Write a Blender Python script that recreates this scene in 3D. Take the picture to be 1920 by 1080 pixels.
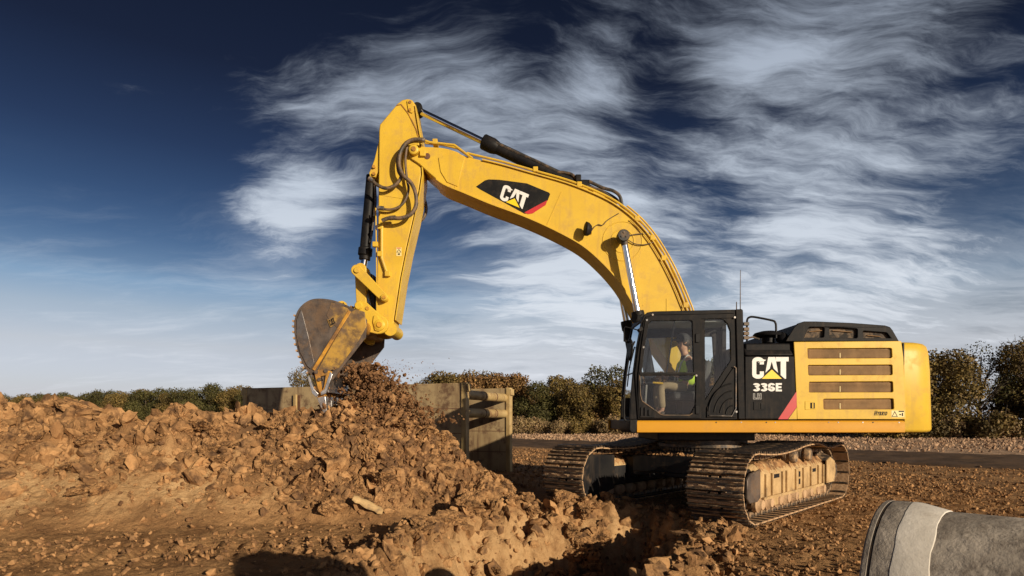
import bpy, bmesh, math, random
import numpy as np
from mathutils import Vector, Matrix, geometry

for o in list(bpy.data.objects): bpy.data.objects.remove(o)
random.seed(7); rng = np.random.default_rng(11)
SC = bpy.context.scene; COL = SC.collection
R = math.radians
# ------------------------------------------------------------------ camera
F, HY, EYE = 1150.0, 785.0, 1.465
cd = bpy.data.cameras.new('camera'); cam = bpy.data.objects.new('camera', cd); COL.objects.link(cam)
cam.location = (0, 0, EYE); cam.rotation_euler = (R(90), 0, 0)
cd.sensor_width = 36; cd.lens = 36 * F / 1920; cd.shift_y = (HY - 540) / 1920; cd.clip_end = 5000; cd.clip_start = .05
SC.camera = cam
# ------------------------------------------------------------------ light
SUN_AZ, SUN_EL = 140.5, 15.0
TO_SUN = Vector((math.sin(R(SUN_AZ)) * math.cos(R(SUN_EL)), math.cos(R(SUN_AZ)) * math.cos(R(SUN_EL)), math.sin(R(SUN_EL))))
sd = bpy.data.lights.new('sun', 'SUN'); sun = bpy.data.objects.new('sun', sd); COL.objects.link(sun)
sd.energy = 5.0; sd.angle = R(.5); sd.color = (1.0, .85, .64)
sun.rotation_euler = TO_SUN.to_track_quat('Z', 'Y').to_euler(); sun.location = TO_SUN * 60
SC.view_settings.view_transform = 'Standard'; SC.view_settings.look = 'None'
SC.view_settings.exposure = 0.0; SC.view_settings.gamma = 1; SC.view_settings.use_curve_mapping = False

# ------------------------------------------------------------------ node helpers
class NT:
    def __init__(s, tree): s.t = tree; s.n = tree.nodes; s.l = tree.links
    def new(s, typ, **kw):
        n = s.n.new(typ)
        for k, v in kw.items(): setattr(n, k, v)
        return n
    def put(s, sock, v):
        if isinstance(v, bpy.types.NodeSocket): s.l.new(v, sock)
        elif v is not None: sock.default_value = v
    def math(s, op, a, b=None, c=None, clamp=False):
        n = s.new('ShaderNodeMath', operation=op, use_clamp=clamp)
        s.put(n.inputs[0], a)
        if b is not None: s.put(n.inputs[1], b)
        if c is not None: s.put(n.inputs[2], c)
        return n.outputs[0]
    def vmath(s, op, a, b=None, scale=None):
        n = s.new('ShaderNodeVectorMath', operation=op)
        s.put(n.inputs[0], a)
        if b is not None: s.put(n.inputs[1], b)
        if scale is not None: s.put(n.inputs['Scale'], scale)
        return n.outputs['Value'] if op in ('DOT_PRODUCT', 'LENGTH', 'DISTANCE') else n.outputs[0]
    def mix(s, f, a, b, blend='MIX'):
        n = s.new('ShaderNodeMix', data_type='RGBA', blend_type=blend)
        s.put(n.inputs[0], f); s.put(n.inputs[6], a); s.put(n.inputs[7], b)
        return n.outputs[2]
    def smooth(s, v, a, b, lo=0., hi=1.):
        n = s.new('ShaderNodeMapRange', interpolation_type='SMOOTHSTEP', clamp=True)
        s.put(n.inputs[0], v); n.inputs[1].default_value = a; n.inputs[2].default_value = b
        n.inputs[3].default_value = lo; n.inputs[4].default_value = hi
        return n.outputs[0]
    def noise(s, vec, scale, detail=4, rough=.55, dist=0., color=False):
        n = s.new('ShaderNodeTexNoise')
        if vec is not None: s.l.new(vec, n.inputs['Vector'])
        n.inputs['Scale'].default_value = scale; n.inputs['Detail'].default_value = detail
        n.inputs['Roughness'].default_value = rough; n.inputs['Distortion'].default_value = dist
        return n.outputs['Color' if color else 'Fac']
    def ramp(s, v, stops, interp='LINEAR'):
        n = s.new('ShaderNodeValToRGB'); n.color_ramp.interpolation = interp
        e = n.color_ramp.elements
        while len(e) < len(stops): e.new(.5)
        for el, (p, c) in zip(e, stops):
            el.position = p; el.color = (*c, 1) if len(c) == 3 else c
        s.put(n.inputs[0], v)
        return n.outputs[0]
def c4(c): return (c[0], c[1], c[2], 1)

# ------------------------------------------------------------------ sky
W = bpy.data.worlds.new('World'); SC.world = W; W.use_nodes = True
w = NT(W.node_tree); w.n.clear()
geo = w.new('ShaderNodeTexCoord'); D = w.vmath('NORMALIZE', geo.outputs['Generated'])
sep = w.new('ShaderNodeSeparateXYZ'); w.l.new(D, sep.inputs[0]); dx, dy, dz = sep.outputs
sky = w.new('ShaderNodeTexSky', sky_type='NISHITA'); sky.sun_disc = False
sky.sun_elevation = R(SUN_EL); sky.sun_rotation = R(SUN_AZ); sky.air_density = 1.0; sky.dust_density = .6; sky.ozone_density = 2.0
elev = w.math('MAXIMUM', dz, 0.0)
grade = w.ramp(elev, [(0, (.78, .84, 1.5)), (.047, (.90, .82, 1.12)), (.105, (1.12, .86, .90)), (.153, (1.02, .83, .83)), (.19, (.74, .73, .80)), (.215, (.47, .50, .60)), (.25, (.30, .36, .48)), (.30, (.20, .25, .36)), (.37, (.135, .155, .235)), (.47, (.088, .085, .125)), (.62, (.07, .065, .09)), (1, (.06, .045, .055))])
base = w.mix(1.0, sky.outputs[0], grade, 'MULTIPLY')
# cirrus: a flat layer seen in perspective, torn by two levels of warping
zz = w.math('ADD', elev, .20)
inv = w.math('DIVIDE', 1.0, zz)
flat = w.vmath('MULTIPLY', D, (1, 1, 0)); lay = w.vmath('SCALE', flat, scale=inv)
def warped(v, scale, amt, seed):
    v2 = w.vmath('ADD', v, (seed, -seed, 0)); k = w.noise(v2, scale, 4, .55, 0, True)
    return w.vmath('ADD', v, w.vmath('SCALE', w.vmath('SUBTRACT', k, (.5, .5, .5)), scale=amt))
q1 = warped(lay, 1.0, .55, 3.1); q = warped(q1, 4.0, .07, 7.7)
mp = w.new('ShaderNodeMapping'); w.l.new(q, mp.inputs[0]); mp.inputs['Rotation'].default_value = (0, 0, R(-38)); mp.inputs['Scale'].default_value = (.9, 2.3, 1)
n1 = w.noise(mp.outputs[0], 1.7, 11, .63, .0)
n2 = w.noise(lay, 1.05, 3, .5, .2)
mp2 = w.new('ShaderNodeMapping'); w.l.new(q, mp2.inputs[0]); mp2.inputs['Rotation'].default_value = (0, 0, R(-52)); mp2.inputs['Scale'].default_value = (.8, 3.0, 1)
n3 = w.noise(mp2.outputs[0], 4.6, 9, .68, .0)
dens = w.math('ADD', w.math('MULTIPLY', n1, .62), w.math('MULTIPLY', n3, .38))
cover = w.smooth(dx, -.30, .40, -.13, .025)
cover = w.math('ADD', cover, w.math('MULTIPLY', w.math('SUBTRACT', n2, .5), .36))
def blob(cx, cy, size, amt):
    d = Vector(((cx - 960) / F, 1, (HY - cy) / F)).normalized()
    dd = w.vmath('DISTANCE', D, tuple(d))
    return w.smooth(dd, size, 0, 0, amt)
for b in [(640, 225, .26, .12), (560, 345, .14, .20), (530, 425, .13, .21), (830, 110, .24, .13), (1150, 560, .25, .06), (960, 520, .30, .14), (1330, 90, .30, .06), (1480, 330, .38, .10), (1100, 620, .35, .08), (1750, 560, .35, .08), (1240, 190, .13, -.16), (1340, 435, .12, -.10), (1010, 100, .10, -.14), (1860, 420, .14, -.07), (1050, 250, .2, .08)]:
    cover = w.math('ADD', cover, blob(*b))
m = w.math('ADD', dens, cover)
cl = w.math('POWER', w.smooth(m, .43, .76), 1.35)
low = w.smooth(elev, .36, .05, 0, .60)
cl = w.math('MAXIMUM', cl, w.math('MULTIPLY', low, w.smooth(m, .34, .62)))
cshade = w.ramp(elev, [(0, (.74, .76, .82)), (.18, (.74, .79, .86)), (.34, (.58, .65, .75)), (.50, (.40, .46, .56)), (.62, (.20, .23, .30)), (1, (.15, .17, .23))])
cl = w.math('MULTIPLY', cl, .93)
SKY_K = 0.10
csc = w.vmath('SCALE', cshade, scale=1.0 / SKY_K)
skyc = w.mix(cl, base, csc)
bg = w.new('ShaderNodeBackground'); w.l.new(skyc, bg.inputs[0]); bg.inputs[1].default_value = SKY_K
wo = w.new('ShaderNodeOutputWorld'); w.l.new(bg.outputs[0], wo.inputs[0])

# ------------------------------------------------------------------ materials
MATS = {}
def surf(name, c1, c2=None, scale=3., rough=.6, metal=0., bump=0., bscale=None, dirt=None, streak=None, spec=.5, coat=0., lo=.35, hi=.65, attr=None):
    m = bpy.data.materials.new(name); m.use_nodes = True; t = NT(m.node_tree); t.n.clear()
    tc = t.new('ShaderNodeTexCoord'); co = tc.outputs['Object']
    out = t.new('ShaderNodeOutputMaterial'); p = t.new('ShaderNodeBsdfPrincipled'); t.l.new(p.outputs[0], out.inputs[0])
    nz = t.noise(co, scale, 6, .6)
    col = t.mix(t.smooth(nz, lo, hi), c4(c1), c4(c2 or c1))
    rv = rough
    if streak:                                    # vertical run marks: (colour, amount, scale)
        mp = t.new('ShaderNodeMapping'); t.l.new(co, mp.inputs[0]); mp.inputs['Scale'].default_value = (streak[2], streak[2], streak[2] * .09)
        sn = t.noise(mp.outputs[0], 1., 5, .65)
        col = t.mix(t.math('MULTIPLY', t.smooth(sn, .5, .72), streak[1]), col, c4(streak[0]))
    if dirt:                                      # (colour, amount, scale, threshold)
        dn = t.noise(co, dirt[2], 8, .7, .2); k = t.smooth(dn, dirt[3] - .08, dirt[3] + .1)
        col = t.mix(t.math('MULTIPLY', k, dirt[1]), col, c4(dirt[0]))
        rv = t.math('ADD', rough, t.math('MULTIPLY', k, (.9 - rough) * dirt[1]))
        if metal: t.put(p.inputs['Metallic'], t.math('MULTIPLY', t.math('SUBTRACT', 1., t.math('MULTIPLY', k, dirt[1])), metal))
    elif metal: p.inputs['Metallic'].default_value = metal
    if attr:
        at_ = t.new('ShaderNodeAttribute', attribute_name=attr); col = t.mix(1., col, at_.outputs['Color'], 'MULTIPLY')
    t.put(p.inputs['Base Color'], col); t.put(p.inputs['Roughness'], rv)
    p.inputs['Specular IOR Level'].default_value = spec; p.inputs['Coat Weight'].default_value = coat; p.inputs['Coat Roughness'].default_value = .15
    if bump:
        b = t.new('ShaderNodeBump'); b.inputs['Strength'].default_value = bump; b.inputs['Distance'].default_value = .02
        t.l.new(t.noise(co, bscale or scale * 6, 8, .65), b.inputs['Height']); t.l.new(b.outputs[0], p.inputs['Normal'])
    MATS[name] = m; return m
DUST = (.36, .21, .10)
surf('yellow_paint', (.71, .465, .048), (.65, .415, .042), 1.6, .42, dirt=(DUST, .30, 3.4, .57), streak=(DUST, .26, 9), coat=.0, spec=.28, bump=.03, bscale=40)
surf('rail_paint', (.62, .30, .012), (.58, .27, .011), 1.2, .5, dirt=(DUST, .2, 2.6, .58), spec=.2)
surf('worn_yellow', (.66, .33, .03), (.30, .14, .04), 3.5, .5, dirt=((.10, .06, .035), .7, 4, .54), bump=.1, bscale=30)
surf('black_paint', (.0085, .0085, .010), (.013, .0125, .0135), 2., .5, dirt=((.17, .12, .085), .06, 9, .53), streak=((.2, .15, .1), .10, 16), bump=.05, bscale=60, spec=.10)
surf('black_plastic', (.009, .009, .0105), (.014, .0135, .014), 4., .5, dirt=((.15, .11, .08), .08, 7, .55), spec=.15)
surf('rubber', (.02, .02, .02), (.035, .033, .03), 5., .55, dirt=(DUST, .3, 9, .52))
surf('hose', (.05, .042, .035), (.09, .07, .05), 6., .5, dirt=(DUST, .4, 9, .5))
surf('steel', (.32, .31, .30), (.22, .21, .2), 8., .35, metal=.9, dirt=(DUST, .5, 6, .54))
surf('chrome', (.75, .75, .76), (.65, .65, .66), 6., .12, metal=1.)
surf('bright_steel', (.78, .78, .79), (.6, .59, .58), 10., .3, metal=.9, dirt=(DUST, .4, 7, .6))
surf('worn_steel', (.075, .058, .05), (.15, .12, .10), 4., .45, metal=.35, dirt=((.15, .09, .05), .7, 3, .53), streak=((.30, .22, .17), .35, 8), bump=.15, bscale=25)
surf('polished_plate', (.20, .18, .17), (.13, .105, .09), 5., .36, metal=.6, dirt=((.22, .13, .07), .5, 5, .56), bump=.1, bscale=30)
surf('track_steel', (.045, .038, .035), (.10, .08, .06), 9., .42, metal=.4, dirt=((.36, .23, .125), .85, 7, .55), bump=.2, bscale=30)
surf('caked_dirt', (.54, .36, .21), (.40, .25, .14), 7., .9, dirt=((.08, .06, .05), .7, 6, .62), bump=.6, bscale=22, spec=.15)
surf('roller_dirt', (.07, .055, .045), (.16, .11, .07), 8., .7, dirt=((.46, .30, .16), .85, 9, .52), bump=.3, bscale=30)
surf('caked_frame', (.56, .385, .19), (.42, .275, .13), 4., .85, dirt=((.12, .09, .07), .6, 5, .60), streak=((.2, .14, .09), .55, 9), bump=.4, bscale=25, spec=.2)
surf('dark_frame', (.011, .011, .013), (.02, .019, .019), 3., .45, dirt=((.22, .14, .08), .3, 5, .60), streak=((.2, .14, .09), .15, 8), bump=.08, spec=.25)
surf('screen', (.17, .085, .022), (.25, .125, .032), 2.5, .7, streak=((.34, .2, .08), .5, 12), dirt=((.09, .05, .02), .6, 3, .52))
surf('screen_bar', (.36, .20, .06), (.22, .12, .035), 3., .6)
surf('hood_screen', (.06, .04, .025), (.15, .09, .04), 6., .7, dirt=((.015, .015, .015), .9, 9, .5))
surf('decal_white', (.78, .77, .74), None, 4., .4, dirt=(DUST, .15, 9, .58))
surf('decal_yellow', (.85, .62, .01), None, 4., .4)
surf('decal_black', (.010, .010, .011), (.015, .015, .015), 4., .5, dirt=((.2, .14, .09), .08, 9, .55), spec=.12)
surf('decal_red', (.55, .025, .03), (.48, .03, .03), 4., .4)
surf('decal_grey', (.30, .29, .28), None, 4., .5)
surf('sticker', (.80, .66, .30), None, 4., .5)
surf('box_paint', (.47, .35, .19), (.37, .265, .14), 1.6, .6, dirt=((.12, .06, .035), .9, 2.1, .56), streak=((.13, .065, .04), .75, 4), bump=.1, bscale=20)
surf('box_yellow', (.50, .36, .16), (.38, .26, .11), 2., .55, dirt=((.16, .07, .035), .8, 3, .58), bump=.1)
surf('rust', (.11, .05, .03), (.2, .1, .05), 6., .8, bump=.2)
surf('concrete', (.45, .395, .335), (.25, .215, .18), 3.4, .9, dirt=((.17, .14, .115), .75, 9, .55), bump=.6, bscale=18, spec=.2)
surf('mortar', (.74, .69, .62), (.64, .59, .52), 5., .9, bump=.3, bscale=12, spec=.2, dirt=((.4, .34, .28), .4, 7, .62))
surf('vest', (.55, .80, .06), (.48, .72, .05), 6., .8)
surf('vest_strip', (.62, .63, .6), None, 6., .4)
surf('jacket', (.025, .025, .03), (.04, .04, .045), 6., .85)
surf('khaki', (.40, .32, .20), (.33, .26, .16), 6., .85)
surf('skin', (.52, .30, .20), (.47, .26, .17), 9., .55)
surf('hair', (.035, .022, .014), None, 9., .6)
surf('interior', (.05, .05, .053), (.07, .07, .07), 4., .7)
surf('interior_grey', (.34, .34, .33), (.28, .28, .27), 4., .7)
surf('bark', (.12, .085, .06), (.07, .05, .035), 6., .9, bump=.4)
surf('leaf_olive', (.185, .130, .040), (.095, .070, .024), .6, .7, attr='tint', spec=.25)
surf('leaf_rust', (.24, .140, .052), (.15, .085, .032), .6, .7, attr='tint', spec=.25)
surf('leaf_green', (.100, .092, .028), (.055, .052, .018), .6, .7, attr='tint', spec=.25)
surf('brush', (.30, .215, .11), (.17, .12, .06), .8, .8, attr='tint', spec=.2)
SOIL1, SOIL2, SOILD = (.47, .265, .118), (.29, .155, .068), (.080, .046, .029)
surf('soil', SOIL1, SOIL2, 2.8, .95, dirt=(SOILD, .85, 2.4, .54), bump=.9, bscale=22, spec=.12, lo=.4, hi=.62)
surf('soil_crumb', (.47, .265, .120), (.25, .132, .060), 5., .95, dirt=(SOILD, .75, 4., .53), spec=.1, lo=.4, hi=.6)
surf('soil_dark', (.30, .160, .074), (.16, .083, .040), 5., .95, dirt=(SOILD, .75, 4., .54), bump=.6, bscale=30, spec=.1)
surf('field_clod', (.50, .335, .215), (.31, .195, .12), 2., .95, spec=.1)
surf('road_soil', (.155, .105, .074), (.095, .066, .048), 1.0, .95, dirt=((.21, .13, .078), .7, .9, .56), bump=.8, bscale=6, spec=.04)
surf('scuffed', (.13, .085, .055), (.46, .27, .05), 2.6, .5, dirt=((.09, .055, .035), .8, 4, .54), streak=((.3, .2, .13), .3, 9), bump=.1, bscale=30, lo=.42, hi=.60)
def glass(name, tint, k):
    m = bpy.data.materials.new(name); m.use_nodes = True; t = NT(m.node_tree); t.n.clear()
    out = t.new('ShaderNodeOutputMaterial'); tr = t.new('ShaderNodeBsdfTransparent'); tr.inputs[0].default_value = c4(tint)
    gl = t.new('ShaderNodeBsdfGlossy'); gl.inputs['Roughness'].default_value = .03; gl.inputs[0].default_value = (.9, .93, .95, 1)
    fr = t.new('ShaderNodeFresnel'); fr.inputs[0].default_value = 1.36
    mx = t.new('ShaderNodeMixShader'); t.l.new(t.math('ADD', fr.outputs[0], k), mx.inputs[0]); t.l.new(tr.outputs[0], mx.inputs[1]); t.l.new(gl.outputs[0], mx.inputs[2])
    t.l.new(mx.outputs[0], out.inputs[0]); MATS[name] = m
glass('cab_glass', (.95, .97, .97), .0); glass('cab_glass_dark', (.86, .87, .87), .0)
# ground: the colour follows what soil lies where ('zone': r = pale dry soil, g = stubble field, b = dark soil, damp or with crevice shade put into the colour)
def ground_material():
    m = bpy.data.materials.new('ground_soil'); m.use_nodes = True; t = NT(m.node_tree); t.n.clear(); MATS['ground_soil'] = m
    out = t.new('ShaderNodeOutputMaterial'); p = t.new('ShaderNodeBsdfPrincipled'); t.l.new(p.outputs[0], out.inputs[0])
    co = t.new('ShaderNodeTexCoord').outputs['Object']
    za = t.new('ShaderNodeAttribute', attribute_name='zone'); s = t.new('ShaderNodeSeparateColor'); t.l.new(za.outputs['Color'], s.inputs[0])
    n_a = t.noise(co, 1.3, 8, .62, .3); n_b = t.noise(co, 9., 7, .65); n_c = t.noise(co, 45., 4, .6)
    col = t.mix(t.smooth(n_a, .38, .64), c4(SOIL1), c4(SOIL2))
    col = t.mix(t.math('MULTIPLY', t.smooth(n_b, .52, .70), .55), col, c4(SOILD))
    pale = t.mix(t.smooth(n_b, .4, .65), (.60, .385, .19, 1), (.47, .28, .13, 1))
    col = t.mix(t.math('MULTIPLY', s.outputs[0], t.smooth(n_a, .66, .42)), col, pale)
    col = t.mix(t.math('MULTIPLY', t.smooth(n_c, .60, .72), .35), col, (.52, .36, .2, 1))
    fld = t.mix(t.smooth(t.noise(co, 2.2, 6, .7), .42, .6), (.60, .41, .27, 1), (.36, .22, .135, 1))
    col = t.mix(s.outputs[1], col, fld)
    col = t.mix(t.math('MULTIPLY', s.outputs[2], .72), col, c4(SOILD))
    t.put(p.inputs['Base Color'], col); p.inputs['Roughness'].default_value = .95; p.inputs['Specular IOR Level'].default_value = .12
    b1 = t.new('ShaderNodeBump'); b1.inputs['Strength'].default_value = 1.0; b1.inputs['Distance'].default_value = .06; t.l.new(t.noise(co, 12., 9, .7), b1.inputs['Height'])
    b2 = t.new('ShaderNodeBump'); b2.inputs['Strength'].default_value = .6; b2.inputs['Distance'].default_value = .015; t.l.new(n_c, b2.inputs['Height']); t.l.new(b1.outputs[0], b2.inputs['Normal'])
    t.l.new(b2.outputs[0], p.inputs['Normal'])
ground_material()

# ------------------------------------------------------------------ mesh helpers
def at(px, py, Y): return Vector(((px - 960) / F * Y, Y, EYE - (py - HY) / F * Y))
def P2(pts, Y): return [((x - 960) / F * Y, EYE - (y - HY) / F * Y) for x, y in pts]      # side profile in metres (x, z) of a plate standing at depth Y
def catmull(pts, n=6, closed=False):
    pts = [Vector(p) for p in pts]; out = []; N = len(pts)
    rngi = range(N if closed else N - 1)
    for i in rngi:
        g = (lambda k: pts[k % N]) if closed else (lambda k: pts[max(0, min(N - 1, k))])
        a, b, c, d = g(i - 1), g(i), g(i + 1), g(i + 2)
        for j in range(n):
            t = j / n; t2 = t * t; t3 = t2 * t
            out.append(.5 * ((2 * b) + (c - a) * t + (2 * a - 5 * b + 4 * c - d) * t2 + (3 * b - a - 3 * c + d) * t3))
    if not closed: out.append(pts[-1].copy())
    return out
class MB:
    def __init__(s): s.v = []; s.f = []; s.m = []; s.k = 0
    def mat(s, k): s.k = k; return s
    def add(s, vs, fs):
        o = len(s.v); s.v += [tuple(v) for v in vs]; s.f += [tuple(i + o for i in f) for f in fs]; s.m += [s.k] * len(fs); return s
    def box(s, x0, x1, y0, y1, z0, z1):
        return s.add([(x0, y0, z0), (x1, y0, z0), (x1, y1, z0), (x0, y1, z0), (x0, y0, z1), (x1, y0, z1), (x1, y1, z1), (x0, y1, z1)],
                     [(3, 2, 1, 0), (4, 5, 6, 7), (0, 1, 5, 4), (1, 2, 6, 5), (2, 3, 7, 6), (3, 0, 4, 7)])
    def bar(s, a, b, wd, ht, up=(0, 1, 0)):
        a, b = Vector(a), Vector(b); d = (b - a).normalized(); u = Vector(up); sd = d.cross(u).normalized(); u = sd.cross(d)
        vs = []
        for p in (a, b): vs += [p - sd * wd / 2 - u * ht / 2, p + sd * wd / 2 - u * ht / 2, p + sd * wd / 2 + u * ht / 2, p - sd * wd / 2 + u * ht / 2]
        return s.add(vs, [(0, 1, 2, 3), (7, 6, 5, 4), (0, 4, 5, 1), (1, 5, 6, 2), (2, 6, 7, 3), (3, 7, 4, 0)])
    def cyl(s, a, b, r0, r1=None, n=20):
        return s.tube([a, b], [r0, r0 if r1 is None else r1], n)
    def tube(s, pts, r, n=8):
        pts = [Vector(p) for p in pts]; K = len(pts)
        if not hasattr(r, '__len__'): r = [r] * K
        d0 = (pts[1] - pts[0]).normalized(); u = d0.orthogonal().normalized(); vs = []; fs = []
        for i, p in enumerate(pts):
            d = ((pts[min(i + 1, K - 1)] - pts[max(i - 1, 0)])).normalized()
            u = (u - d * u.dot(d)).normalized(); v = d.cross(u)
            for j in range(n):
                a = 2 * math.pi * j / n; vs.append(p + (u * math.cos(a) + v * math.sin(a)) * r[i])
        for i in range(K - 1):
            for j in range(n): fs.append((i * n + j, i * n + (j + 1) % n, (i + 1) * n + (j + 1) % n, (i + 1) * n + j))
        fs.append(tuple(reversed(range(n)))); fs.append(tuple(range((K - 1) * n, K * n)))
        return s.add(vs, fs)
    def prism(s, poly, y0, y1):
        n = len(poly)
        ar = sum(poly[i][0] * poly[(i + 1) % n][1] - poly[(i + 1) % n][0] * poly[i][1] for i in range(n))
        if ar < 0: poly = poly[::-1]
        vs = [(x, y0, z) for x, z in poly] + [(x, y1, z) for x, z in poly]
        fs = [tuple(range(n)), tuple(reversed(range(n, 2 * n)))] + [(i, i + n, (i + 1) % n + n, (i + 1) % n) for i in range(n)]
        return s.add(vs, fs)
    def plan(s, poly, z0, z1, inset=0, centre=None):
        n = len(poly); ar = sum(poly[i][0] * poly[(i + 1) % n][1] - poly[(i + 1) % n][0] * poly[i][1] for i in range(n))
        if ar < 0: poly = poly[::-1]
        vs = [(x, y, z0) for x, y in poly] + [(x, y, z1) for x, y in poly]
        return s.add(vs, [tuple(reversed(range(n))), tuple(range(n, 2 * n))] + [(i, (i + 1) % n, (i + 1) % n + n, i + n) for i in range(n)])
    def holed(s, outer, holes, y0, y1):
        loops = [outer] + list(holes)
        tri = geometry.tessellate_polygon([[Vector((x, z, 0)) for x, z in L] for L in loops])
        flat_ = [p for L in loops for p in L]; n = len(flat_)
        vs = [(x, y0, z) for x, z in flat_] + [(x, y1, z) for x, z in flat_]; fs = []
        for a, b, c in tri:
            ar = (flat_[b][0] - flat_[a][0]) * (flat_[c][1] - flat_[a][1]) - (flat_[c][0] - flat_[a][0]) * (flat_[b][1] - flat_[a][1])
            if ar < 0: b, c = c, b
            fs.append((a, b, c)); fs.append((c + n, b + n, a + n))
        o = 0
        for L in loops:
            k = len(L); fs += [(o + i, o + (i + 1) % k, o + (i + 1) % k + n, o + i + n) for i in range(k)]; o += k
        return s.add(vs, fs)
    def lathe(s, prof, c, axis=(0, 0, 1), n=24, caps=True):
        c = Vector(c); ax = Vector(axis).normalized(); u = ax.orthogonal().normalized(); v = ax.cross(u); vs = []; fs = []; K = len(prof)
        for r, h in prof:
            for j in range(n):
                a = 2 * math.pi * j / n; vs.append(c + ax * h + (u * math.cos(a) + v * math.sin(a)) * r)
        for i in range(K - 1):
            for j in range(n): fs.append((i * n + j, i * n + (j + 1) % n, (i + 1) * n + (j + 1) % n, (i + 1) * n + j))
        if caps and prof[0][0] > 1e-4: fs.append(tuple(reversed(range(n))))
        if caps and prof[-1][0] > 1e-4: fs.append(tuple(range((K - 1) * n, K * n)))
        return s.add(vs, fs)
    def mesh(s, name, mats, org=(0, 0, 0), smooth=40, fix=True):
        me = bpy.data.meshes.new(name); o = Vector(org)
        me.from_pydata([Vector(v) - o for v in s.v], [], s.f)
        for k in (mats if isinstance(mats, (list, tuple)) else [mats]): me.materials.append(MATS[k])
        me.polygons.foreach_set('material_index', s.m)
        if fix:
            bm = bmesh.new(); bm.from_mesh(me); bmesh.ops.recalc_face_normals(bm, faces=bm.faces); bm.to_mesh(me); bm.free()
        if smooth:
            me.polygons.foreach_set('use_smooth', [True] * len(me.polygons)); me.set_sharp_from_angle(angle=R(smooth))
        me.update(); return me
def link(name, me, parent=None, loc=(0, 0, 0), rot=None):
    o = bpy.data.objects.new(name, me); COL.objects.link(o); o.location = loc
    if rot is not None: o.rotation_euler = rot
    if parent: o.parent = parent
    return o
def tag(o, label=None, cat=None, group=None, kind=None):
    if label: o['label'] = label
    if cat: o['category'] = cat
    if group: o['group'] = group
    if kind: o['kind'] = kind
    return o
def thing(name, label, cat, loc, group=None, rz=0):
    return tag(link(name, None, None, loc, (0, 0, rz)), label, cat, group)
def part(name, mb, mats, parent, org, bevel=0, smooth=40, label=None, seg=2):
    o = link(name, mb.mesh(name, mats, org, smooth), parent)
    if bevel:
        b = o.modifiers.new('bevel', 'BEVEL'); b.width = bevel; b.segments = seg; b.limit_method = 'ANGLE'; b.angle_limit = R(35); b.harden_normals = False
    if label: o['label'] = label
    return o

# ------------------------------------------------------------------ noise on the ground
_perm = np.random.default_rng(3).permutation(256); _perm = np.concatenate([_perm, _perm, _perm])
_ga = np.random.default_rng(5).uniform(0, 2 * np.pi, 256); _gx, _gy = np.cos(_ga), np.sin(_ga)
def gnoise(x, y):
    xi = np.floor(x).astype(int); yi = np.floor(y).astype(int); xf = x - xi; yf = y - yi
    u = xf ** 3 * (xf * (xf * 6 - 15) + 10); v = yf ** 3 * (yf * (yf * 6 - 15) + 10)
    def g(ix, iy, ax, ay):
        h = _perm[(_perm[ix & 255] + iy) & 255]; return _gx[h] * ax + _gy[h] * ay
    a = g(xi, yi, xf, yf); b = g(xi + 1, yi, xf - 1, yf); c = g(xi, yi + 1, xf, yf - 1); d = g(xi + 1, yi + 1, xf - 1, yf - 1)
    return 1.41 * ((a + (b - a) * u) + ((c + (d - c) * u) - (a + (b - a) * u)) * v)
def fbm(x, y, f, oct_=4, g=.5):
    s = 0; a = 1.
    for i in range(oct_): s = s + a * gnoise(x * f + 17.3 * i, y * f - 9.1 * i); a *= g; f *= 2.03
    return s
def lump(x, y, f, seed=0.):      # rounded cells with creases between them (cellular)
    x = x * f + seed; y = y * f - seed; xi = np.floor(x).astype(int); yi = np.floor(y).astype(int); best = np.full(x.shape, 9.)
    for i in (-1, 0, 1):
        for j in (-1, 0, 1):
            h = _perm[(_perm[(xi + i) & 255] + yi + j) & 255]; h2 = _perm[h + 1]
            best = np.minimum(best, (xi + i + h / 255. - x) ** 2 + (yi + j + h2 / 255. - y) ** 2)
    return 1 - np.sqrt(np.minimum(best, 1.))
def sstep(a, b, v): t = np.clip((v - a) / (b - a), 0, 1); return t * t * (3 - 2 * t)
def poly_sdf(X, Y, poly):
    d = np.full(X.shape, 1e9); ins = np.zeros(X.shape, bool); n = len(poly)
    for i in range(n):
        ax, ay = poly[i]; bx, by = poly[(i + 1) % n]; ex, ey = bx - ax, by - ay
        t = np.clip(((X - ax) * ex + (Y - ay) * ey) / (ex * ex + ey * ey), 0, 1)
        d = np.minimum(d, np.hypot(X - ax - t * ex, Y - ay - t * ey))
        c = ((ay > Y) != (by > Y)) & (X < ex * (Y - ay) / (ey if abs(ey) > 1e-9 else 1e-9) + ax); ins ^= c
    return np.where(ins, -d, d)
PIT = [(2.5, 9.35), (1.7, 9.75), (.33, 9.4), (-.55, 8.5), (-1.05, 7.5), (-1.3, 6.5), (-1.5, 5.5), (-1.8, 4.2), (-2.2, 3.0), (.1, 2.9), (.75, 4.4), (1.4, 5.7), (1.95, 6.8), (2.45, 7.9)]
CX_ = np.array([-40, -14, -8.6, -7.9, -7.26, -6.67, -6.27, -5.55, -5.28, -5.1, -4.48, -4.1, -3.58, -3.05, -2.4, -1.4, -.6, .1, 3])
CZ_ = np.array([1.5, 1.6, 1.62, 1.58, 1.54, 1.36, 1.40, 1.52, 1.55, 1.42, 1.44, 1.36, 1.40, 1.46, 1.35, .85, .35, 0, 0])
FX_ = np.array([-40, -14, -6.5, -5, -3.4, -2, -.6, .4, 3]); FY_ = np.array([6.8, 7.2, 7.6, 7.9, 8.4, 9.0, 9.7, 10.4, 11])
MX, MY, MZ = -2.38, 10.85, 2.02
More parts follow.
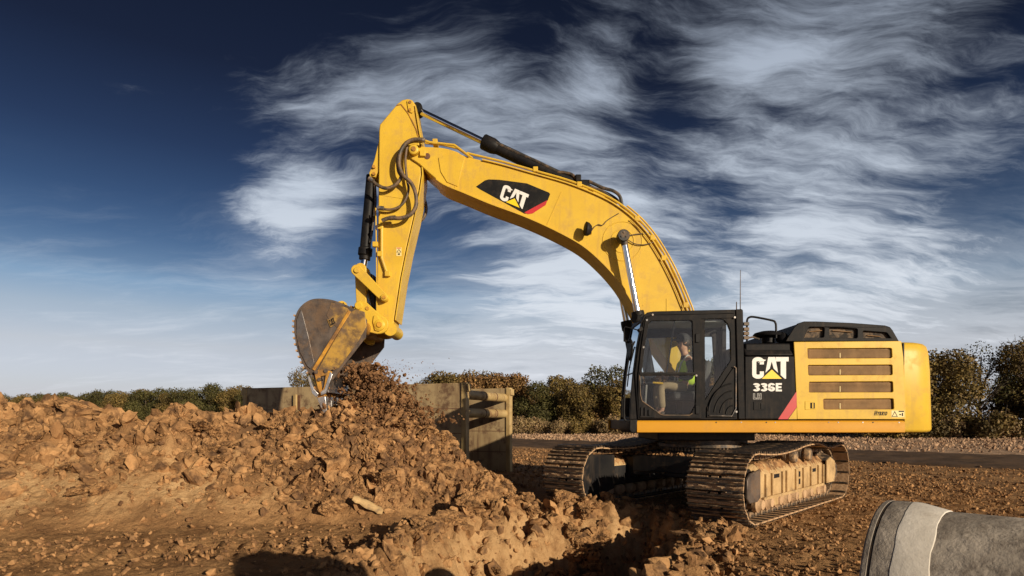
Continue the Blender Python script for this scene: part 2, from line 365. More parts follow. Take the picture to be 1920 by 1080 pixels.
def zones(X, Y):
    Yf = np.interp(X, FX_, FY_) + .25 * fbm(X, Y * 0, .5, 2); Yc = 10.35 + .12 * fbm(X, X * 0, .6, 2)
    s = np.clip((Y - Yf) / (Yc - Yf), 0, 1); zc = np.interp(X, CX_, CZ_)
    prof = np.where(Y < Yc, .55 * s + .45 * s * s * (3 - 2 * s), 1 - sstep(0, 3.2, Y - Yc - .35))
    heap = zc * prof
    dm = np.hypot((X - MX) * np.where(X > MX, .90, .8), (Y - MY) * .95)
    mound = np.maximum(MZ - .93 * np.sqrt(dm * dm + .012), 0)
    pit = poly_sdf(X, Y, PIT) + .20 * fbm(X, Y, 1.1, 4) - .22 * (lump(X, Y, 1.9, 4.4) - .55) - .10 * (lump(X, Y, 4.5, 6.1) - .5) + .05 * fbm(X, Y, 6., 2)
    return heap, mound, pit, s
def height(X, Y, fine=True):
    heap, mound, pit, s = zones(X, Y)
    k = .12; mx = np.maximum(heap, mound); z = mx + k * np.exp(-np.abs(heap - mound) / k) * (np.minimum(heap, mound) > .02) * .5
    near = np.exp(-(np.maximum(np.hypot(X, Y - 9) - 14, 0) / 9) ** 2)
    z = z + .035 * fbm(X, Y, .35, 3) * near
    wl = np.clip(sstep(.62, 1.15, heap + .30 * fbm(X, Y, .8, 2)) * .95 + sstep(.05, .5, mound), 0, 1)                       # lumpy soil
    wl = np.maximum(wl, .85 * sstep(.75, .1, pit) * sstep(-1.7, -1.0, pit) * sstep(2.5, 1.3, np.abs(X - .2)))
    lip = .13 * np.exp(-((pit - .18) / .32) ** 2) * sstep(2.6, 1.5, X) * sstep(-3.0, -.8, X) * sstep(5.6, 7.6, Y)
    z = z + lip
    depth = 1.0 * sstep(.08, -.90, pit) + .10 * sstep(0, -1.6, pit)
    z = z - depth
    inp = sstep(0, -.4, pit)
    if fine:
        z = z + (.26 * (lump(X + .25 * fbm(X, Y, 1.3, 2), Y, 1.45, 3.1) - .55) + .22 * (lump(X, Y + .15 * fbm(X, Y, 2.5, 2), 3.1, 8.7) - .55) + .08 * fbm(X, Y, 2.8, 4)) * wl
        z = z + (.10 * (lump(X, Y, 2.6, 1.7) - .55) + .05 * fbm(X, Y, 3, 3)) * inp
        z = z + (.075 * (lump(X + .05 * fbm(X, Y, 7., 2), Y, 8.0, 5.5) - .5)) * np.maximum(wl, .8 * inp)
        hs = sstep(.02, .3, heap) * (1 - wl) * near
        z = z + (.045 * fbm(X, Y, 1.6, 5) + .02 * fbm(X, Y, 9, 3)) * hs
        flat_ = (1 - np.maximum(np.maximum(wl, inp), hs)) * near
        z = z + (.020 * fbm(X, Y, 3.2, 4) + .022 * (lump(X, Y, 9., 2.2) - .5) + .010 * fbm(X, Y, 17., 2)) * flat_
        a = X * .93 + Y * .36; b = -X * .36 + Y * .93                                        # machine ruts along the foot of the heap
        rut = np.exp(-((b - 7.62) / .55) ** 2) * sstep(-1.0, -2.2, X)
        z = z + rut * .05 * (lump(X, Y, 6.5, 3.3) - .5)
        z = z - rut * (.05 + .045 * np.sin(a * 26 + .8 * fbm(X, Y, 1.4, 2)) * (.6 + .5 * np.sin(b * 9)))
        rut2 = np.exp(-((Y - .25 * X - 6.4) / .5) ** 2) * sstep(4.2, 5.6, X)
        z = z - rut2 * (.04 + .03 * np.sin((X + .25 * Y) * 22))
        far = sstep(16, 22, Y)
        z = z + far * .05 * fbm(X, Y, .9, 3) * sstep(200, 60, Y)
    return z
def axis_coords(lo, hi, step, a, b, grow):
    c = list(np.arange(lo, hi + 1e-6, step)); st = step
    while c[-1] < b: st *= grow; c.append(c[-1] + st)
    st = step
    while c[0] > a: st *= grow; c.insert(0, c[0] - st)
    return np.array(c)
xs = axis_coords(-9.6, 8.4, .031, -900, 900, 1.11); ys = axis_coords(5.0, 12.6, .029, -120, 1300, 1.055)
GX, GY = np.meshgrid(xs, ys); GZ = height(GX, GY)
nx, ny = len(xs), len(ys)
me = bpy.data.meshes.new('ground')
V = np.stack([GX, GY, GZ], -1).reshape(-1, 3).astype(np.float32)
idx = np.arange(nx * ny).reshape(ny, nx)
Q = np.stack([idx[:-1, :-1], idx[:-1, 1:], idx[1:, 1:], idx[1:, :-1]], -1).reshape(-1, 4)
me.vertices.add(len(V)); me.vertices.foreach_set('co', V.ravel())
me.loops.add(Q.size); me.loops.foreach_set('vertex_index', Q.ravel().astype(np.int32))
me.polygons.add(len(Q)); me.polygons.foreach_set('loop_start', (np.arange(len(Q)) * 4).astype(np.int32))
me.update(calc_edges=True); me.polygons.foreach_set('use_smooth', [True] * len(Q))
hp, mo, pt, ss = zones(GX, GY)
pale = sstep(.05, .35, hp) * sstep(1.15, .75, hp) * (1 - sstep(.05, .4, mo))
pale = np.maximum(pale, .8 * sstep(.1, -.2, pt) * sstep(-.75, -.4, pt))
field = sstep(30, 38, GY + .75 * GX) * sstep(26, 30, GY + GX * .2)
moist_shade = .85 * sstep(.1, .6, mo) + .55 * sstep(.9, 1.35, hp + .3 * fbm(GX, GY, .7, 3)) + .15 * sstep(3.0, 5., GX) * sstep(14, 9, GY)  # damp soil, with crevice shade painted in on heap and mound
moist_shade = np.maximum(moist_shade, .85 * sstep(-.5, -.8, pt))  # darker towards the pit floor
Z4 = np.stack([pale, field, np.clip(moist_shade, 0, 1), np.ones_like(pale)], -1).reshape(-1, 4).astype(np.float32)
ca = me.color_attributes.new('zone', 'FLOAT_COLOR', 'POINT'); ca.data.foreach_set('color', Z4.ravel())
me.materials.append(MATS['ground_soil'])
tag(link('ground', me), 'bare brown soil with a dug pit and a long spoil heap', None, None, 'structure')
# dark haul road across the back
def sheet(name, P0, P1, half, nl, nw, lift, mat_, fn=None):
    P0, P1 = np.array(P0), np.array(P1); d = (P1 - P0) / np.linalg.norm(P1 - P0); n = np.array([-d[1], d[0]])
    L = np.linspace(0, 1, nl)[:, None]; Wd = np.linspace(-1, 1, nw)[None, :]
    X = P0[0] + (P1[0] - P0[0]) * L + n[0] * half * Wd; Y = P0[1] + (P1[1] - P0[1]) * L + n[1] * half * Wd
    edge = .35 * fbm(X, Y, .25, 3); X = X + n[0] * edge * np.abs(Wd); Y = Y + n[1] * edge * np.abs(Wd)
    Z = height(X, Y) + lift + .05 * np.sin(Wd * 14 + .3 * fbm(X, Y, .3, 2)) * (1 - np.abs(Wd)) + .03 * fbm(X, Y, 1.2, 3) * (1 - np.abs(Wd)); Z = np.where(np.abs(Wd) > .97, height(X, Y) - .05, Z)
    vs = np.stack([X, Y, Z], -1).reshape(-1, 3); ii = np.arange(nl * nw).reshape(nl, nw)
    q = np.stack([ii[:-1, :-1], ii[1:, :-1], ii[1:, 1:], ii[:-1, 1:]], -1).reshape(-1, 4)
    m_ = bpy.data.meshes.new(name); m_.from_pydata(vs.tolist(), [], q.tolist()); m_.materials.append(MATS[mat_]); m_.polygons.foreach_set('use_smooth', [True] * len(q)); m_.update()
    return tag(link(name, m_), None, None, None, 'structure')
tag(sheet('dirt_road', (-16, 53.7), (40, -2.3), 3.9, 260, 40, .07, 'road_soil'), 'dark dirt road crossing behind the machine')

# ------------------------------------------------------------------ lettering (stroke and outline glyphs in unit boxes)
def ribbon(pts, wd, closed=False):
    n = len(pts); P = [Vector(p) for p in pts]; L = []; Rr = []
    for i in range(n):
        a = P[(i - 1) % n] if (closed or i > 0) else None; b = P[(i + 1) % n] if (closed or i < n - 1) else None
        d1 = (P[i] - a).normalized() if a is not None else None; d2 = (b - P[i]).normalized() if b is not None else None
        d1 = d1 or d2; d2 = d2 or d1
        n1 = Vector((-d1.y, d1.x)); n2 = Vector((-d2.y, d2.x)); mm = (n1 + n2); mm.normalize(); k = 1 / max(.45, mm.dot(n1))
        L.append(P[i] + mm * wd / 2 * k); Rr.append(P[i] - mm * wd / 2 * k)
    fs = []
    for i in range(n if closed else n - 1):
        j = (i + 1) % n; fs.append([L[i], Rr[i], Rr[j], L[j]])
    return fs
def arc(cx, cy, rx, ry, a0, a1, n=10): return [(cx + rx * math.cos(R(a0 + (a1 - a0) * i / n)), cy + ry * math.sin(R(a0 + (a1 - a0) * i / n))) for i in range(n + 1)]
def glyph(ch, wd=.2):
    h = wd / 2; W_ = .58
    if ch == '3': return [arc(.27, .745, .27 - h + .03, .255 - h, 165, -88) + [(.2, .53)], arc(.27, .27, .27 - h + .03, .27 - h, 88, -165)]
    if ch == '6': return [[(W_ - h, .74)] + arc(.29, .74, .29 - h, .26 - h, 20, 180) + [(h, .3)] + arc(.29, .3, .29 - h, .3 - h, 180, 540, 18)]
    if ch == 'E': return [[(h, 0), (h, 1)], [(wd, 1 - h), (.52, 1 - h)], [(wd, .5), (.48, .5)], [(wd, h), (.52, h)]]
    if ch == 'H': return [[(h, 0), (h, 1)], [(W_ - h, 0), (W_ - h, 1)], [(wd, .5), (W_ - wd, .5)]]
    if ch == 'L': return [[(h, 0), (h, 1)], [(wd, h), (.5, h)]]
    if ch == 'Y': return [[(.29, 0), (.29, .45)], [(.05, 1), (.29, .45)], [(.53, 1), (.29, .45)]]
    if ch == 'I': return [[(h, 0), (h, 1)]]
    if ch == 'D': return [[(h, 0), (h, 1)], [(wd, 1 - h)] + arc(.25, .5, .33 - h, .5 - h, 90, -90) + [(wd, h)]]
    if ch == 'B': return [[(h, 0), (h, 1)], [(wd, 1 - h)] + arc(.3, .76, .22 - h, .24 - h, 90, -90, 6) + [(wd, .52)], [(wd, .46)] + arc(.3, .25, .26 - h, .25 - h, 90, -90, 6) + [(wd, h)]]
    if ch == 'R': return [[(h, 0), (h, 1)], [(wd, 1 - h)] + arc(.3, .74, .25 - h, .26 - h, 90, -90, 6) + [(wd, .46)], [(.27, .46), (.5, 0)]]
    return []
ADV = {'I': .27, 'E': .6, 'L': .56}
def flatmesh(mb, o, ux, uy, faces, lift0, step=.0004):
    nrm = Vector(ux).cross(Vector(uy)).normalized()
    for i, f in enumerate(faces):
        mb.add([Vector(o) + Vector(ux) * p[0] + Vector(uy) * p[1] + nrm * (lift0 + step * (i % 2)) for p in f], [tuple(range(len(f)))])
def text_faces(txt, wd=.2, gap=.09):
    x = 0; fs = []
    for ch in txt:
        for k, st in enumerate(glyph(ch, wd)):
            fs += [[(p[0] + x, p[1]) for p in q_] for q_ in ribbon(st, wd)]
        x += ADV.get(ch, .58) + gap
    return fs
def logo(parent, org, o, ux, uy, lift, wm='decal_white', ym='decal_yellow'):
    Cp = [(.445, .66), (.445, .80)] + arc(.27, .80, .175, .105, 0, 180, 8) + arc(.27, .20, .175, .105, 180, 360, 8) + [(.445, .34)]
    white = ribbon(Cp, .19) + [[(.74, 1), (.61, .28), (.81, .47), (.9, .80), (.9, 1)], [(1.06, 1), (.9, 1), (.9, .80), (.99, .47), (1.19, .28)],
             [(1.09, 1), (1.09, .8), (1.68, .8), (1.68, 1)], [(1.31, .8), (1.31, .17), (1.50, 0), (1.56, 0), (1.56, .8)]]
    mb = MB(); flatmesh(mb, o, ux, uy, white, lift); part('lettering', mb, wm, parent, org, smooth=0)
    mb = MB(); flatmesh(mb, o, ux, uy, [[(.44, 0), (1.37, 0), (.905, .425)]], lift); part('triangle_mark', mb, ym, parent, org, smooth=0)

# ------------------------------------------------------------------ excavator
C0 = Vector((3.456, 10.95, 0)); NEAR = 9.5; FAR = 12.4
EX = thing('excavator', 'yellow and black crawler excavator tipping soil onto the heap', 'excavator', C0)
# --- upper frame
mb = MB(); x0 = at(1197, 0, NEAR).x; x1 = at(1697, 0, NEAR).x
mb.box(x0 + .02, x1, NEAR + .06, FAR - .06, 1.27, 1.44); part('upper_deck', mb, 'dark_frame', EX, C0)
for yy, nm in ((NEAR, 0), (FAR, 1)):
    z0, z1 = 1.245, 1.437
    mb = MB(); s_ = 1 if nm == 0 else -1
    prof = [(0, z0 + .01), (.0, z1 - .025), (.012, z1 - .006), (.03, z1), (.07, z1), (.07, z0), (.02, z0)]
    vs = [(x0 - .02, yy + s_ * a, b) for a, b in prof] + [(x1, yy + s_ * a, b) for a, b in prof]; n = len(prof)
    mb.add(vs, [tuple(range(n)), tuple(reversed(range(n, 2 * n)))] + [(i, (i + 1) % n, (i + 1) % n + n, i + n) for i in range(n)])
    rail = part('side_rail', mb, 'rail_paint', EX, C0)
    if nm == 0:
        for px in (1343, 1390, 1437, 1454, 1554, 1572, 1618, 1637, 1686):
            b = at(px, 792, NEAR - .004); m2 = MB().cyl(b, b + Vector((0, .01, 0)), .011, n=8); part('bolt', m2, 'dark_frame' if px % 2 else 'steel', rail, C0)
mb = MB().box(at(1232, 0, 10.2).x, at(1414, 0, 10.2).x, 10.15, 11.75, 1.10, 1.268); part('swivel_box', mb, 'dark_frame', EX, C0, .02)
mb = MB().lathe([(.70, .90), (.74, .92), (.74, .98), (.82, .98), (.82, 1.03), (.70, 1.03), (.70, 1.10)], (C0.x, C0.y, 0), n=64)
for i in range(76):
    a = 2 * math.pi * i / 76; d = Vector((math.cos(a), math.sin(a), 0)); c = Vector((C0.x, C0.y, .945)) + d * .755
    mb.bar(c - Vector((0, 0, .032)), c + Vector((0, 0, .032)), .03, .04, d)
part('swing_gear', mb, 'track_steel', EX, C0)
# --- cab
YR = 10.36
cab_out = P2([(1181, 786), (1183, 745), (1187, 700), (1194, 648), (1203, 602), (1207, 593), (1214, 587), (1226, 585), (1380, 581.5), (1391, 583), (1392, 640), (1396, 786)], NEAR)
W1 = [(1203, 698), (1209, 650), (1215, 611), (1217, 605), (1222, 601.5), (1295, 600.5), (1298, 603), (1300.5, 698)]
W2 = [(1199, 705), (1201, 740), (1204, 751), (1238, 775), (1243, 776.5), (1292, 776.5), (1296, 774), (1304, 758), (1305, 703.5)]
W3 = [(1322, 597), (1350, 597), (1358, 600), (1365, 607), (1370, 620), (1371, 675), (1323, 749)]
door_o = P2([(1197, 784), (1196, 706), (1201, 660), (1209, 603), (1213, 596), (1220, 592.5), (1314, 591), (1316, 784)], NEAR)
hW = [P2(k, NEAR) for k in (W1, W2, W3)]
mb = MB().holed(cab_out, hW, NEAR + .012, NEAR + .07); shell = part('cab_shell', mb, 'black_paint', EX, C0, .006)
mb = MB().holed(cab_out, [P2([(1206, 712), (1220, 622), (1300, 618), (1368, 618), (1374, 720)], NEAR)], YR - .05, YR)
mb.prism([(p[0], p[1]) for p in P2([(1203, 602), (1207, 591), (1214, 585.5), (1226, 583.5), (1380, 580), (1392, 583), (1392, 596), (1206, 602)], NEAR)], NEAR + .005, YR + .01)      # roof
xb0, xb1 = at(1380, 0, NEAR).x, at(1395, 0, NEAR).x
zt, zb = at(0, 590, NEAR).z, at(0, 786, NEAR).z
mb.box(xb0 + .03, xb1 - .02, NEAR + .07, YR - .05, zb, zb + .75); mb.box(xb0 + .03, xb1 - .02, NEAR + .07, NEAR + .16, zb + .75, zt); mb.box(xb0 + .03, xb1 - .02, YR - .14, YR - .05, zb + .75, zt)
mb.box(at(1184, 0, NEAR).x, xb0 + .03, NEAR + .07, YR - .05, zb - .03, zb + .04)
part('cab_frame', mb, 'black_paint', EX, C0, .01)
# lower kick panel and front corner
mb = MB().prism(P2([(1180, 786), (1196, 786), (1193, 812), (1183, 812), (1179, 806)], NEAR), NEAR - .006, YR); part('front_sill', mb, 'black_plastic', EX, C0, .02)
# rear pillar
mb = MB().prism(P2([(1379, 580), (1391, 579.5), (1393, 582), (1397, 786), (1384, 786)], NEAR), NEAR - .012, NEAR + .1); part('pillar', mb, 'black_paint', EX, C0, .012)
door = part('cab_door', MB().holed(door_o, hW[:2], NEAR - .012, NEAR + .01), 'black_paint', EX, C0, .005)
def glasspane(name, poly, parent, y, mat_='cab_glass'):
    return part(name, MB().prism(P2(poly, NEAR), y, y + .006), mat_, parent, C0, smooth=0)
glasspane('window_pane', W1, door, NEAR + .012); glasspane('window_pane', W2, door, NEAR + .012, 'cab_glass_dark'); glasspane('window_pane', W3, shell, NEAR + .03)
gs = P2([(1206, 712), (1220, 610), (1300, 604), (1372, 604), (1376, 720)], NEAR)
part('window_pane', MB().prism(gs, YR - .03, YR - .024), 'cab_glass', shell, C0, smooth=0)
# windscreen (slanted sheet between the front posts)
fr = P2([(1184.5, 745), (1189, 700), (1196, 648), (1205, 602)], NEAR)
mb = MB()
for (xa, za), (xb, zb_) in zip(fr, fr[1:]): mb.add([(xa, NEAR + .07, za), (xa, YR - .05, za), (xb, YR - .05, zb_), (xb, NEAR + .07, zb_)], [(0, 1, 2, 3)])
part('windscreen', mb, 'cab_glass', EX, C0, smooth=60)
mb = MB()
xf = at(1190, 0, NEAR).x
mb.bar((fr[1][0] + .02, NEAR + .07, fr[1][1]), (fr[1][0] + .02, YR, fr[1][1]), .04, .05, (0, 0, 1)); part('windscreen_bar', mb, 'black_plastic', EX, C0)
# door details: hinges, split bar, handle, seal
for py in (634, 768):
    a = at(1308, py, NEAR - .02); part('hinge', MB().box(a.x - .035, a.x + .03, NEAR - .03, NEAR - .011, a.z - .07, a.z + .07), 'black_plastic', door, C0, .008)
mb = MB().tube([at(1265, 602, NEAR + .03), at(1250, 698, NEAR + .03)], .012, 6); part('pane_divider', mb, 'black_plastic', door, C0)
mb = MB().bar(at(1200, 699.5, NEAR - .016), at(1304, 699.5, NEAR - .016), .025, .02); part('pane_rail', mb, 'black_plastic', door, C0)
mb = MB(); a = at(1213, 772, NEAR - .02); mb.box(a.x - .1, a.x - .07, NEAR - .03, NEAR - .011, a.z - .07, a.z + .07); mb.box(a.x - .04, a.x - .01, NEAR - .03, NEAR - .011, a.z - .07, a.z + .07); mb.box(a.x - .11, a.x + .12, NEAR - .024, NEAR - .011, a.z - .09, a.z - .065); mb.box(a.x + .02, a.x + .05, NEAR - .03, NEAR - .011, a.z - .06, a.z + .03)
part('door_handle', mb, 'black_plastic', door, C0, .005)
# trims: bright edge lines of door seal
mb = MB().tube([at(p[0], p[1], NEAR - .014) for p in [(1199, 704), (1201, 741), (1204, 752), (1238, 776.5), (1244, 778.5), (1293, 778.5), (1298, 775)]], .008, 6); part('door_seal', mb, 'hose', door, C0)
mb = MB().tube([at(x, y, NEAR - .002) for x, y in [(1197, 786), (1191, 700), (1198, 650), (1207, 604), (1212, 594), (1224, 589.5), (1376, 586.5)]], .010, 6); part('gutter', mb, 'black_plastic', shell, C0)
for px, py in ((1213, 600), (1224, 590), (1378, 595), (1306, 704), (1207, 651), (1381, 772)):
    b = at(px, py, NEAR - .02); part('bolt', MB().cyl(b, b + Vector((0, .02, 0)), .016, n=10), 'steel', shell, C0)
# vent grille low behind the door
tri = P2([(1325, 783), (1325, 764), (1372, 693), (1379, 686), (1380, 783)], NEAR)
vent = part('vent_panel', MB().prism(tri, NEAR - .006, NEAR + .012), 'black_paint', EX, C0, .006)
for r_ in (14, 25, 36, 47, 58):
    pts = []
    for i in range(13):
        a = R(95 + 78 * i / 12); x = 1375 + r_ * 1.0 * math.cos(a); y = 778 - r_ * 1.25 * math.sin(a)
        if x > 1328 and y > 706 + (1372 - x) * .9: pts.append(at(x, y, NEAR - .008))
    if len(pts) > 2: part('vent_slat', MB().tube(pts, .013, 6), 'black_plastic', vent, C0)
mb = MB().tube([at(x, y, NEAR - .02) for x, y in [(1330, 779), (1372, 780), (1380, 766), (1380, 690), (1376, 687)]], .010, 6); part('vent_frame', mb, 'steel', vent, C0)
# --- cab inside
mb = MB(); sx = at(1290, 0, 9.95).x; sy = 9.95
mb.box(sx - .30, sx + .22, sy - .24, sy + .24, zb + .30, zb + .44); mb.prism([(sx + .12, zb + .40), (sx + .28, zb + .42), (sx + .33, zb + .92), (sx + .22, zb + .94)], sy - .22, sy + .22)
mb.box(sx - .15, sx + .15, sy - .15, sy + .15, zb, zb + .30); part('operator_seat', mb, 'interior', EX, C0, .04)
for s_ in (1,):
    mb = MB(); mb.box(sx - .38, sx + .15, sy + s_ * .33 - .06, sy + s_ * .33 + .06, zb + .44, zb + .58)
    mb.tube([(sx - .32, sy + s_ * .33, zb + .58), (sx - .34, sy + s_ * .33, zb + .68), (sx - .33, sy + s_ * .33, zb + .76)], [.02, .018, .03], 8); part('console', mb, 'interior', EX, C0, .02)
mb = MB()
for yy in (-.12, .1): mb.tube([(sx - .66, sy + yy, zb), (sx - .72, sy + yy, zb + .25), (sx - .70, sy + yy, zb + .55)], .016, 6); mb.box(sx - .75, sx - .58, sy + yy - .05, sy + yy + .05, zb + .06, zb + .10)
part('travel_lever', mb, 'interior_grey', EX, C0)
mb = MB().tube([at(1224, 717, 9.75), at(1243, 719, 9.75)], .018, 8); part('yellow_lever', mb, 'yellow_paint', EX, C0)
part('head_lining', MB().box(at(1225, 0, NEAR).x, xb0, NEAR + .08, YR - .06, zt - .10, zt - .03), 'interior_grey', EX, C0, .02)
mb = MB().box(sx - .82, sx - .74, YR - .35, YR - .12, zb + .55, zb + .85); part('monitor', mb, 'interior', EX, C0, .015)
# --- body behind the cab
dk = [(1397, 786), (1397, 668), (1489.5, 668), (1494, 786)]
comp = part('compartment_door', MB().prism(P2(dk, NEAR), NEAR + .002, NEAR + .05), 'black_paint', EX, C0, .012)
sh = P2([(1397, 666.5), (1489.5, 666.5)], NEAR); tp = P2([(1397, 643), (1487.5, 643)], NEAR)
mb = MB().add([(sh[0][0], NEAR + .004, sh[0][1]), (sh[1][0], NEAR + .004, sh[1][1]), (tp[1][0], NEAR + .11, tp[1][1]), (tp[0][0], NEAR + .11, tp[0][1]),
               (sh[0][0], NEAR + .2, sh[0][1]), (sh[1][0], NEAR + .2, sh[1][1]), (tp[1][0], NEAR + .2, tp[1][1]), (tp[0][0], NEAR + .2, tp[0][1])],
              [(0, 1, 2, 3), (4, 7, 6, 5), (0, 3, 7, 4), (1, 5, 6, 2), (3, 2, 6, 7), (0, 4, 5, 1)])
part('body_shoulder', mb, 'black_paint', EX, C0, .03, seg=3)
yl = P2([(1488.5, 641), (1690, 639.5), (1694, 670), (1699.5, 786), (1494.8, 786), (1490, 668)], NEAR)
LV = [[(1514, 655), (1514.5, 653.2), (1670, 652.4), (1672.3, 654), (1673, 669), (1671, 671.5), (1516.5, 672.5), (1514.6, 671)],
      [(1515, 686), (1516, 684.5), (1671.5, 683.8), (1673.5, 685.5), (1674, 701), (1672, 703.2), (1518, 704), (1515.8, 702.5)],
      [(1517, 717.6), (1518, 716), (1672.5, 715), (1674.5, 717), (1675.2, 733.5), (1673, 735.5), (1518.5, 736), (1517, 734.5)],
      [(1543.5, 749.5), (1545.5, 747.8), (1673.5, 747), (1675.5, 748.5), (1676.5, 765.5), (1674.5, 767.5), (1546, 768), (1544, 766)]]
lp = part('louvre_panel', MB().holed(yl, [P2(k, NEAR) for k in LV], NEAR, NEAR + .03), 'yellow_paint', EX, C0, .006)
for k in LV:
    q_ = [(x + (3 if x > 1600 else -3), y + (2 if i in (4, 5, 6, 7) else -2)) for i, (x, y) in enumerate(k)]
    sc_ = part('mesh_screen', MB().prism(P2(q_, NEAR), NEAR + .034, NEAR + .04), 'screen', lp, C0, smooth=0)
    xl_, xr_ = (1517 if k[0][0] < 1530 else 1547), 1670; y0_, y1_ = k[0][1] + 1, k[5][1] - 1
    for i in range(7):
        yy_ = y0_ + (y1_ - y0_) * (i + .5) / 7; part('grille_bar', MB().bar(at(xl_, yy_, NEAR + .026), at(xr_, yy_ - .6, NEAR + .026), .006, .005), 'screen_bar', sc_, C0, smooth=0)
    part('screen_stay', MB().bar(at(1575, y0_ + 6, NEAR + .028), at(1575, y1_, NEAR + .028), .014, .008), 'sticker', sc_, C0, smooth=0)
core = MB(); xa, xc = at(1400, 0, NEAR).x, at(1694, 0, NEAR).x; zt2 = at(0, 641, NEAR).z
core.box(xa, xc, NEAR + .055, 10.62, 1.44, zt2 - .015); core.box(xa + 1.0, xc, 10.62, 11.3, 1.44, zt2 - .015); core.box(xa + .5, xc, 11.3, FAR, 1.44, zt2 - .015)
part('house_core', core, 'black_paint', EX, C0, .02)
a = at(1436, 761, NEAR); 
def latch(px, py, mat_, parent):
    a = at(px, py, NEAR); mb = MB(); mb.box(a.x - .085, a.x + .085, NEAR - .006, NEAR + .003, a.z - .065, a.z + .065); o = part('latch', mb, mat_, parent, C0, .004)
    mb = MB(); mb.box(a.x - .005, a.x + .065, NEAR - .008, NEAR - .0055, a.z - .045, a.z + .045); part('latch_pocket', mb, 'decal_black', o, C0, smooth=0)
    mb = MB(); mb.box(a.x + .02, a.x + .04, NEAR - .016, NEAR - .0075, a.z - .04, a.z + .04); part('latch_pull', mb, mat_, o, C0)
latch(1423, 761, 'black_paint', comp); latch(1519.5, 760.5, 'yellow_paint', lp)
# counterweight
def cwring(ins): 
    pts = [(6.085, 9.5 + ins), (6.30 - ins, 9.5 + ins), (6.46 - ins, 9.53 + ins), (6.58 - ins, 9.62 + ins), (6.655 - ins, 9.80 + ins * .6), (6.74 - ins, 10.2), (6.80 - ins, 10.95)]
    return pts + [(x, 21.9 - y) for x, y in reversed(pts[:-1])]
lv_ = [(1.25, .05), (1.268, .015), (1.30, 0), (2.2, .015), (2.50, .030), (2.60, .050), (2.645, .085), (2.665, .14)]
mb = MB(); vs = []; n = len(cwring(0))
for z, i_ in lv_: vs += [(x, y, z) for x, y in cwring(i_)]
fs = [tuple(range(n)), tuple(range((len(lv_) - 1) * n, len(lv_) * n))]
for k in range(len(lv_) - 1): fs += [(k * n + i, k * n + (i + 1) % n, (k + 1) * n + (i + 1) % n, (k + 1) * n + i) for i in range(n)]
mb.add(vs, fs); part('counterweight', mb, 'yellow_paint', EX, C0, .0, 50)
mb = MB().box(6.068, 6.09, NEAR + .02, FAR - .02, 1.26, 2.64); part('seam', mb, 'decal_black', EX, C0)
# engine hood
YH = 9.72
hood = P2([(1473, 640), (1489, 614), (1497, 606), (1508, 602.5), (1530, 602.5), (1600, 605.5), (1660, 610), (1669, 613), (1674, 619), (1686, 640)], YH)
HW = [[(1508, 633), (1516, 615), (1519, 613), (1544, 613), (1546, 616), (1545, 631), (1543, 633)], [(1556, 633), (1555, 616), (1557, 614), (1606, 616), (1608, 618), (1608, 632), (1606, 634)], [(1619, 634), (1618, 622), (1620, 620), (1660, 623), (1664, 625), (1671, 634)]]
hp_ = part('hood', MB().holed(hood, [P2(k, YH) for k in HW], YH, YH + .05), 'black_paint', EX, C0, .012)
cc = sum((Vector(p) for p in hood), Vector((0, 0))) / len(hood)
mb = MB().prism([tuple(Vector(p) + (cc - Vector(p)) * .035) for p in hood], YH + .08, 12.1); part('hood_shell', mb, 'black_paint', EX, C0, .02)
mb = MB().prism(P2([(1490, 638), (1504, 609), (1660, 614), (1678, 638)], YH), YH + .052, YH + .078); part('hood_screen', mb, 'hood_screen', EX, C0)
for a_, b_ in (((1516, 622), (1540, 620)), ((1560, 620), (1597, 623)), ((1625, 629), (1650, 631))):
    part('hood_stay', MB().bar(at(a_[0], a_[1], YH + .045), at(b_[0], b_[1], YH + .045), .01, .04), 'screen', EX, C0)
# hand rail, intake cap, aerials, mirror, front rails
mb = MB().tube(catmull([at(x, y, 9.8) for x, y in [(1400.5, 640), (1400.5, 612), (1401, 600), (1405, 595), (1415, 594.5), (1448, 601), (1453.5, 605), (1455, 612), (1455, 634)]], 4), .017, 8); part('hand_rail', mb, 'black_plastic', EX, C0)
mb = MB()
for py in (608, 618, 626, 634): a = at(1400, py, 9.8); mb.box(a.x - .05, a.x + .03, 9.77, 9.83, a.z - .02, a.z + .03)
mb.tube([at(1400, 634, 9.85), at(1412, 632, 9.85), at(1424, 636, 9.85)], .015, 6); part('rail_clamp', mb, 'hose', EX, C0)
c = at(1440, 636, 10.0)
mb = MB().lathe([(.10, -.06), (.10, .02), (.13, .03), (.225, .045), (.235, .07), (.21, .10), (.12, .125), (.02, .135), (0, .135)], c, n=28); part('air_intake', mb, 'black_plastic', EX, C0)
mb = MB().lathe([(.06, 0), (.09, .03), (.09, .10), (.05, .14), (0, .145)], at(1471, 635, 9.9), (-1, -.5, .2), 16); part('exhaust_mirror', mb, 'black_plastic', EX, C0)
mb = MB().tube([at(1388, 582, 9.9), at(1388, 545, 9.9), at(1388.3, 506, 9.9)], [.008, .006, .004], 6).tube([at(1381, 582, 9.9), at(1381, 566, 9.9)], [.009, .007], 6); part('aerial', mb, 'hose', EX, C0)
mr = MB().lathe([(0, -.02), (.10, -.02), (.115, .0), (.10, .02), (0, .025)], (0, 0, 0), (1, .15, 0), 20)
mr.v = [(v[0] + at(1181, 0, 9.45).x, v[1] + 9.45, v[2] * 1.55 + at(0, 655, 9.45).z) for v in mr.v]; part('mirror', mr, 'black_plastic', EX, C0)
